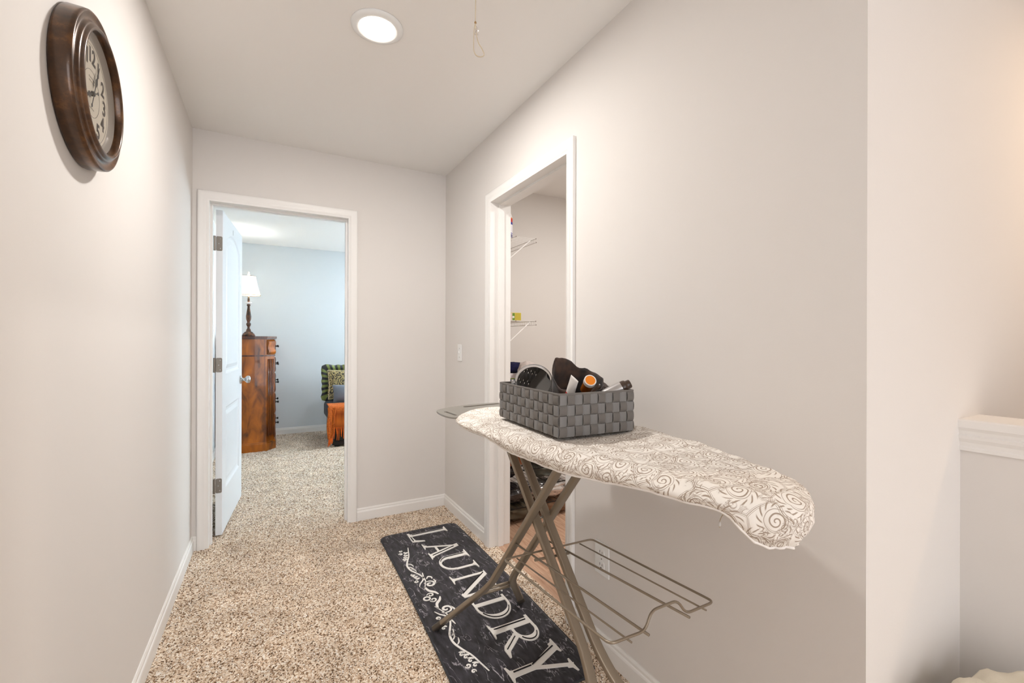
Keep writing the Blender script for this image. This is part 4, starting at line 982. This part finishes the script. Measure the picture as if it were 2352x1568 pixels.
for a in ((1.36, 1.53, 2.64, 2.644, .366, .50), (1.36, 1.53, 2.836, 2.84, .366, .50), (1.36, 1.364, 2.644, 2.836, .366, .50), (1.526, 1.53, 2.644, 2.836, .366, .50)): G().box(*a).build('side_panel', Mcb, t)
G().box(1.364, 1.526, 2.644, 2.836, .366, .370).build('bottom_panel', Mcb, t)
g = G(); g.add([(1.36, 2.640, .50), (1.53, 2.640, .50), (1.525, 2.585, .455), (1.365, 2.585, .455), (1.36, 2.643, .502), (1.53, 2.643, .502), (1.525, 2.588, .457), (1.365, 2.588, .457)], [(0, 1, 2, 3), (7, 6, 5, 4), (0, 4, 5, 1), (1, 5, 6, 2), (2, 6, 7, 3), (3, 7, 4, 0)]); g.build('flap', Mcb, t)

# ------------------------------------------------------------------ bedroom: dresser
def dresser():
    yd, ye = 5.578, 6.40; xb, xs, xf = -.47, -.045, .034; ch = .115
    t = thing('dresser', 'tall cherry wood dresser with dark knobs behind the bedroom door', 'dresser', ((xb+xf)/2, (yd+ye)/2, 0))
    def poly(e=0): return [(xb-e*0, yd-e), (xs+e*.4, yd-e), (xf+e, yd+ch-e*.4), (xf+e, ye-ch+e*.4), (xs+e*.4, ye+e*.3), (xb-e*0, ye+e*.3)]
    G().prism(poly(), .09, 1.235).build('body', M_dress, t)
    g = G(); g.prism(poly(.016), 0, .082); g.prism(poly(.008), .082, .096); g.build('plinth', M_dress, t)
    g = G(); g.prism(poly(.012), 1.228, 1.240); g.prism(poly(.022), 1.240, 1.262); g.build('top', M_dress_dk, t)
    G().prism(poly(.006), 1.040, 1.056).build('waist_moulding', M_dress_dk, t)
    # side stile lines
    G().box(xs-.022, xs-.018, yd-.003, yd+.001, .1, 1.225).build('side_bead', M_dress_dk, t)
    # fluted corner
    d = Vector((xf-xs, ch)).normalized(); nn = Vector((d.y, -d.x)); ln = Vector((xf-xs, ch)).length
    for k in range(4):
        s = ln*(.2+.2*k); p = Vector((xs, yd))+d*s
        G().tube([(p.x+nn.x*.001, p.y+nn.y*.001, .16), (p.x+nn.x*.001, p.y+nn.y*.001, 1.01)], .0075, 10).build('flute', M_dress_dk, t, smooth=True)
    g = G(); pr = [(0, 1.06), (.012, 1.066), (.024, 1.085), (.022, 1.105), (.010, 1.125), (.012, 1.155), (.022, 1.185), (.024, 1.205), (.010, 1.222), (0, 1.226)]
    vs = []
    for s in (.01, ln-.01):
        for o, z in pr: q = Vector((xs, yd))+d*s+nn*o; vs.append((q.x, q.y, z))
    k = len(pr); g.add(vs, [(i, i+1, k+i+1, k+i) for i in range(k-1)]+[tuple(range(k)), tuple(range(k, 2*k))]); g.build('corner_scroll', M_dress, t, auto=40)
    # drawers on the +x front
    for z0, z1, zk in ((1.062, 1.222, 1.15), (.86, 1.03, .945), (.63, .845, .735), (.395, .615, .505), (.115, .38, .265)):
        pr = [(0, z0), (.010, z0+.004), (.014, z0+.03), (.010, (z0+z1)/2), (.014, z1-.03), (.010, z1-.004), (0, z1)]; k = len(pr)
        g = G(); g.add([(xf+o, y, z) for y in (yd+ch+.02, ye-ch-.02) for o, z in pr], [(i, i+1, k+i+1, k+i) for i in range(k-1)]+[tuple(range(k)), tuple(range(k, 2*k))]); dr = g.build('drawer', M_dress_dk, t, auto=30)
        for yk in (yd+ch+.13, ye-ch-.13):
            mt = Matrix.Translation((xf+.012, yk, zk))@Matrix.Rotation(PI/2, 4, 'Y'); g = G(); g.lathe([(.014, 0), (.014, .003), (.006, .006), (.006, .016), (.013, .022), (.014, .028), (.008, .034), (.0005, .035)], (0, 0, 0), 14, mt); g.build('knob', M_blk, dr, smooth=True)
dresser()
# table lamp
def lamp():
    x, y, z = -.222, 5.735, 1.262
    t = thing('table_lamp', 'lit table lamp with cream bell shade on the dresser', 'lamp', (x, y, z))
    m, n, l, b = nt('lamp_antique_bronze'); tc = n.new('ShaderNodeTexCoord'); t1 = n.new('ShaderNodeTexNoise'); t1.inputs['Scale'].default_value = 30; l.new(tc.outputs['Object'], t1.inputs['Vector']); cr = n.new('ShaderNodeValToRGB'); cr.color_ramp.elements[0].position = .35; cr.color_ramp.elements[0].color = lin((42, 40, 34)); cr.color_ramp.elements[1].position = .7; cr.color_ramp.elements[1].color = lin((112, 66, 40)); l.new(t1.outputs['Fac'], cr.inputs[0]); l.new(cr.outputs[0], b.inputs['Base Color']); b.inputs['Roughness'].default_value = .35; b.inputs['Metallic'].default_value = .3
    G().lathe([(.0005, .0), (.064, .0), (.066, .012), (.060, .018), (.056, .030), (.046, .036), (.042, .046), (.026, .054), (.022, .075), (.014, .085), (.012, .105), (.022, .125), (.024, .140), (.014, .155), (.016, .165), (.024, .19), (.026, .22), (.020, .27), (.014, .31), (.012, .335), (.018, .34), (.018, .355), (.012, .360), (.0005, .362)], (x, y, z), 36).build('base', m, t, smooth=True)
    G().lathe([(.0005, .362), (.012, .364), (.031, .372), (.033, .378), (.012, .380), (.0005, .380)], (x, y, z), 32).build('bobeche', M_trim, t, smooth=True)
    G().lathe([(.0005, .38), (.011, .38), (.012, .40), (.008, .44), (.0005, .45)], (x, y, z), 20).build('socket', m, t, smooth=True)
    ms, n, l, b = nt('shade_fabric'); b.inputs['Base Color'].default_value = lin((238, 226, 198)); b.inputs['Roughness'].default_value = .9
    tl = n.new('ShaderNodeBsdfTranslucent'); tl.inputs[0].default_value = lin((240, 228, 202)); mx = n.new('ShaderNodeMixShader'); mx.inputs[0].default_value = .55; l.new(b.outputs[0], mx.inputs[1]); l.new(tl.outputs[0], mx.inputs[2]); l.new(mx.outputs[0], n['Material Output'].inputs[0])
    G().lathe([(.116, .455), (.1145, .462), (.100, .51), (.086, .565), (.076, .62), (.068, .668), (.0675, .672)], (x, y, z), 48, cap=False).build('shade', ms, t, smooth=True)
    for r, zz in ((.1155, .458), (.068, .670)): G().tube([(x+r*math.cos(a), y+r*math.sin(a), z+zz) for a in [2*PI*k/40 for k in range(40)]], .0028, 6, closed=True).build('shade_trim', mat('shade_trim_brown', (96, 84, 66), .8) if 'shade_trim_brown' not in bpy.data.materials else bpy.data.materials['shade_trim_brown'], t, smooth=True)
    for k in range(8):
        a = 2*PI*k/8+.3; G().tube([(x+r*math.cos(a), y+r*math.sin(a), z+zz) for r, zz in ((.1155, .46), (.1008, .51), (.0868, .565), (.0768, .62), (.0688, .668))], .0012, 5).build('shade_seam', bpy.data.materials['shade_trim_brown'], t, smooth=True)
    G().lathe([(.0005, .672), (.010, .674), (.013, .69), (.008, .705), (.010, .715), (.0005, .722)], (x, y, z), 16).build('finial', Mwht, t, smooth=True)
    G().tube([(x, y, z+.44), (x, y, z+.675)], .002, 6).build('harp_rod', M_nickel, t)
    p = bpy.data.lights.new('bulb_light', 'POINT'); p.energy = LAMP_W; p.color = (1., .98, .95); p.shadow_soft_size = .03; o = bpy.data.objects.new('bulb_light', p); COL.objects.link(o); o.location = (x+.012, y, z+.56); attach(o, t)
lamp()

# ------------------------------------------------------------------ bedroom: chair with pillows and throw
def pillow_mesh(name, w, h, th, mt, m, parent=None, pinch=.12, n=20, uv=True):
    vs = []; uvs = []
    for side in (1, -1):
        for j in range(n+1):
            for i in range(n+1):
                u, v = 2*i/n-1, 2*j/n-1; e = (max(0, 1-u*u)*max(0, 1-v*v))**.42
                x = w/2*u*(1-pinch*v*v*(1-abs(u))*0-pinch*.5*(1-v*v)*abs(u)**3); z = h/2*v*(1-pinch*.5*(1-u*u)*abs(v)**3)
                vs.append(mt@Vector((x, -side*th/2*e, z))); uvs.append((u*w/2, v*h/2))
    N = (n+1)**2; fs = [(j*(n+1)+i, j*(n+1)+i+1, (j+1)*(n+1)+i+1, (j+1)*(n+1)+i) for j in range(n) for i in range(n)]
    return mesh(name, vs, fs+[tuple(N+q for q in f[::-1]) for f in fs], m, parent, smooth=True, uvs=uvs)
def chair():
    x0, x1, y0, y1 = .585, 1.30, 5.40, 6.24
    Mg = mat('slate_grey_fabric', (72, 78, 88), .85, bump=.3, bscale=300, noise_amt=.12, scale=9); Mk = mat('black_lacquer', (18, 18, 20), .3)
    t = thing('slipper_chair', 'slate grey armless lounge chair by the bedroom back wall', 'chair', ((x0+x1)/2, (y0+y1)/2, 0))
    G().bbox(x0+.05, x1-.05, y0+.03, y1-.03, .03, .27, .01).build('base', Mk, t)
    G().bbox(x0+.03, x1-.03, y0+.012, y0+.034, .02, .06, .004).build('front_rail', Mk, t)
    for x in (x0+.085, x1-.085):
        for y in (y0+.05, y1-.05): G().bbox(x-.03, x+.03, y-.03, y+.03, 0, .06, .004).build('leg', Mk, t)
    G().bbox(x0, x1, y0, y1-.175, .27, .46, .045, 4).build('seat_cushion', Mg, t, smooth=True)
    G().bbox(x0+.05, x1-.05, y1-.17, y1, .25, .80, .05, 4).build('backrest', Mg, t, smooth=True)
    # ruffled pillow
    m, n, l, b = nt('ruffle_stripe'); uv = n.new('ShaderNodeUVMap'); uv.uv_map = 'UVMap'; sx = n.new('ShaderNodeSeparateXYZ'); l.new(uv.outputs[0], sx.inputs[0]); ml = n.new('ShaderNodeMath'); ml.operation = 'FRACT'; l.new(sx.outputs[0], ml.inputs[0]); gt = n.new('ShaderNodeMath'); gt.operation = 'GREATER_THAN'; gt.inputs[1].default_value = .5; l.new(ml.outputs[0], gt.inputs[0]); mx = n.new('ShaderNodeMix'); mx.data_type = 'RGBA'; l.new(gt.outputs[0], mx.inputs[0]); mx.inputs[6].default_value = lin((22, 24, 34)); mx.inputs[7].default_value = lin((116, 128, 62)); l.new(mx.outputs[2], b.inputs['Base Color']); b.inputs['Roughness'].default_value = .45; b.inputs['Sheen Weight'].default_value = .3
    c = Vector((.895, 5.985, .690)); mt = Matrix.Translation(c)@Matrix.Rotation(-.16, 4, 'X')
    M_dam = damask()
    rp = thing('ruffled_pillow', 'large pillow with black and green striped ruffle leaning on the chair back', 'pillow', (c.x, c.y, .47))
    pillow_mesh('pillow_body', .56, .32, .11, mt, M_dam, rp)
    # ruffle strip around it
    per = []; w, h = .56, .32; N = 160
    for k in range(N):
        a = 2*PI*k/N; ca, sa = math.cos(a), math.sin(a); f = max(abs(ca)/(w/2), abs(sa)/(h/2)); per.append((ca/f, sa/f, ca, sa))
    vs = []; uvs = []; s = 0
    for k in range(N):
        px, pz, ca, sa = per[k]; q = per[k-1]; s += math.hypot(px-q[0], pz-q[1]) if k else 0
        cr = (abs(px)/(w/2))*(abs(pz)/(h/2)); out = .060+.022*cr**4+.004*math.sin(k*.9); wav = .007*math.sin(k*.75)
        d = Vector((math.copysign(1, px) if abs(px) > w/2*.98 else 0, 0, math.copysign(1, pz) if abs(pz) > h/2*.98 else 0)); d = Vector((px/(w/2), 0, pz/(h/2)))*.5+d*.6 if d.length else Vector((ca, 0, sa)); d.normalize()
        for f_, wv in ((-.2, 0), (.5, .6), (1, 1)): vs.append(mt@Vector((px+d.x*out*f_, wav*wv, pz+d.z*out*f_))); uvs.append((s/.058, f_))
    fs = [(k*3+j, k*3+j+1, ((k+1) % N)*3+j+1, ((k+1) % N)*3+j) for k in range(N-1) for j in range(2)]+[((N-1)*3+j, (N-1)*3+j+1, j+1, j) for j in range(2)]
    o = mesh('ruffle', vs, fs, m, rp, smooth=True, uvs=uvs); so = o.modifiers.new('thick', 'SOLIDIFY'); so.thickness = .003
    c = Vector((.865, 5.850, .675)); mt = Matrix.Translation(c)@Matrix.Rotation(-.2, 4, 'X')
    pp = thing('damask_pillow', 'black and gold floral damask pillow with cream piping on the chair', 'pillow', (c.x, c.y, .47))
    pillow_mesh('pillow_body', .50, .36, .11, mt, M_dam, pp)
    pts = []
    for u, v in [(a, -1) for a in [-1+.1*k for k in range(20)]]+[(1, a) for a in [-1+.1*k for k in range(20)]]+[(1-.1*k, 1) for k in range(20)]+[(-1, 1-.1*k) for k in range(20)]:
        pts.append(mt@Vector((.25*u*(1-.06*(1-v*v)*abs(u)**3), 0, .18*v*(1-.06*(1-u*u)*abs(v)**3))))
    G().tube(pts, .005, 6, closed=True).build('piping', mat('piping_cream', (206, 192, 150), .6), pp, smooth=True)
    c = Vector((.85, 5.705, .575)); mt = Matrix.Translation(c)@Matrix.Rotation(-.25, 4, 'X')
    o = pillow_mesh('grey_pillow', .40, .22, .12, mt, mat('pillow_grey', (104, 110, 120), .7, noise_amt=.1, scale=10, sheen=.3)); tag(o, 'small plain grey pillow in front on the chair seat', 'pillow')
    # orange throw
    th = thing('knitted_throw', 'orange knitted throw with fringe draped over the chair seat front', 'throw', ((x0+x1)/2, y0, .1))
    m, n, l, b = nt('orange_knit'); uv = n.new('ShaderNodeUVMap'); uv.uv_map = 'UVMap'; ck = n.new('ShaderNodeTexVoronoi'); ck.inputs['Scale'].default_value = 62; ck.inputs['Randomness'].default_value = .25; l.new(uv.outputs[0], ck.inputs['Vector']); cr = n.new('ShaderNodeValToRGB'); cr.color_ramp.elements[0].color = lin((246, 130, 40)); cr.color_ramp.elements[1].color = lin((140, 52, 6)); cr.color_ramp.elements[1].position = .75; l.new(ck.outputs['Distance'], cr.inputs[0]); l.new(cr.outputs[0], b.inputs['Base Color']); b.inputs['Roughness'].default_value = .9; bp2 = n.new('ShaderNodeBump'); bp2.invert = True; bp2.inputs['Strength'].default_value = .8; bp2.inputs['Distance'].default_value = .006; l.new(ck.outputs['Distance'], bp2.inputs['Height']); l.new(bp2.outputs[0], b.inputs['Normal'])
    path = fillet([(0, 5.62, .468), (0, 5.50, .470), (0, y0-.012, .464), (0, y0-.014, .22)], .05, 6); vs = []; uvs = []; nx = 40
    xa, xb = x0-.012, x1-.02
    for j, p in enumerate(path):
        p = Vector(p)
        for i in range(nx+1):
            x = xa+(xb-xa)*i/nx; wv = .006*noise.noise(Vector((x*12, j*.3, 0))); vs.append((x, p.y-abs(wv)*(1 if p.z < .44 else 0), p.z+(wv if p.z > .44 else 0)+.010*math.sin(x*9)*(1 if j == len(path)-1 else 0)+.002)); uvs.append((x, j*.02))
    fs = [(j*(nx+1)+i, j*(nx+1)+i+1, (j+1)*(nx+1)+i+1, (j+1)*(nx+1)+i) for j in range(len(path)-1) for i in range(nx)]
    o = mesh('knit_panel', vs, fs, m, th, smooth=True, uvs=uvs); so = o.modifiers.new('thick', 'SOLIDIFY'); so.thickness = .006; so.offset = 1
    # tail at the left front corner
    vs = []; uvs = []; rows = 24
    for j in range(rows+1):
        z = .462-.36*j/rows
        for i in range(9):
            f = i/8; vs.append((xa-.010+.09*f*(1-.40*j/rows)+.006*math.sin(f*9+j*.3), y0-.020-.010*math.sin(f*7)-.004, z)); uvs.append((f*.08, z))
    o = mesh('hanging_tail', vs, [(j*9+i, j*9+i+1, (j+1)*9+i+1, (j+1)*9+i) for j in range(rows) for i in range(8)], m, th, smooth=True, uvs=uvs); so = o.modifiers.new('thick', 'SOLIDIFY'); so.thickness = .008; so.offset = 1
    Mfr = mat('orange_yarn', (228, 104, 28), .9, noise_amt=.25, scale=60)
    x = xa+.05
    while x < xb-.01:
        dz = random.uniform(.10, .15); a = random.uniform(-.012, .012)
        G().tube(catmull([(x, y0-.018, .228), (x+a*.4, y0-.022, .228-dz*.5), (x+a, y0-.017, .228-dz)], 4), .0048, 5).build('fringe_strand', Mfr, th, smooth=True); x += .0155
    for k in range(5):
        x = xa+.004+.009*k; G().tube(catmull([(x, y0-.028, .11), (x+random.uniform(-.008, .006), y0-.030, .06), (x+random.uniform(-.012, .008), y0-.026, .018+.01*k)], 4), .005, 5).build('fringe_strand', Mfr, th, smooth=True)
def damask():
    m, n, l, b = nt('damask_print'); uv = n.new('ShaderNodeUVMap'); uv.uv_map = 'UVMap'
    vo = n.new('ShaderNodeTexNoise'); vo.inputs['Scale'].default_value = 26; vo.inputs['Distortion'].default_value = 2.2; vo.inputs['Detail'].default_value = 2; l.new(uv.outputs[0], vo.inputs['Vector']); cr = n.new('ShaderNodeValToRGB'); cr.color_ramp.interpolation = 'EASE'; cr.color_ramp.elements[0].position = .46; cr.color_ramp.elements[0].color = lin((24, 22, 24)); cr.color_ramp.elements[1].position = .52; cr.color_ramp.elements[1].color = lin((172, 154, 104)); l.new(vo.outputs['Fac'], cr.inputs[0]); l.new(cr.outputs[0], b.inputs['Base Color']); b.inputs['Roughness'].default_value = .6; return m
chair()

# ------------------------------------------------------------------ fabric bundle by the half wall
def laundry_bundle():
    n, rows = 96, 44; cx, cy = 1.385, .225; vs = []
    for j in range(rows+1):
        f = j/rows
        for i in range(n):
            a = 2*PI*i/n; ca, sa = math.cos(a), math.sin(a)
            if f < .62: z = .40*(f/.62); s = .93+.07*math.sin(PI*f/.62)
            else:
                g_ = (f-.62)/.38; z = .40+.045*math.sin(g_*PI/2); s = math.cos(g_*PI/2)**.7*.98+.001
            k = (abs(ca)**4+abs(sa)**4)**-.25*.9
            p = Vector((ca*.218*k*s, sa*.215*k*s, 0)); q = Vector((p.x*9, p.y*9, z*6))
            d = .030*noise.fractal(q, 1., 2., 4)+.018*abs(noise.noise(q*2.3))
            z2 = z+(d if f > .45 else 0)*sstep(.45, .7, f); p *= 1+.6*d*(1 if f > .05 else 0)
            vs.append((min(cx+p.x, 1.638), min(cy+p.y, YC-.016), max(0, z2)+.001))
    fs = [(j*n+i, j*n+(i+1) % n, (j+1)*n+(i+1) % n, (j+1)*n+i) for j in range(rows) for i in range(n)]+[tuple(range(n))[::-1], tuple(range(rows*n, (rows+1)*n))]
    o = mesh('fabric_bundle', vs, fs, mat('cream_cloth', (236, 226, 206), .85, bump=.3, bscale=300), smooth=True)
    tag(o, 'cream crumpled fabric heap in the corner by the half wall', 'fabric heap')
laundry_bundle()
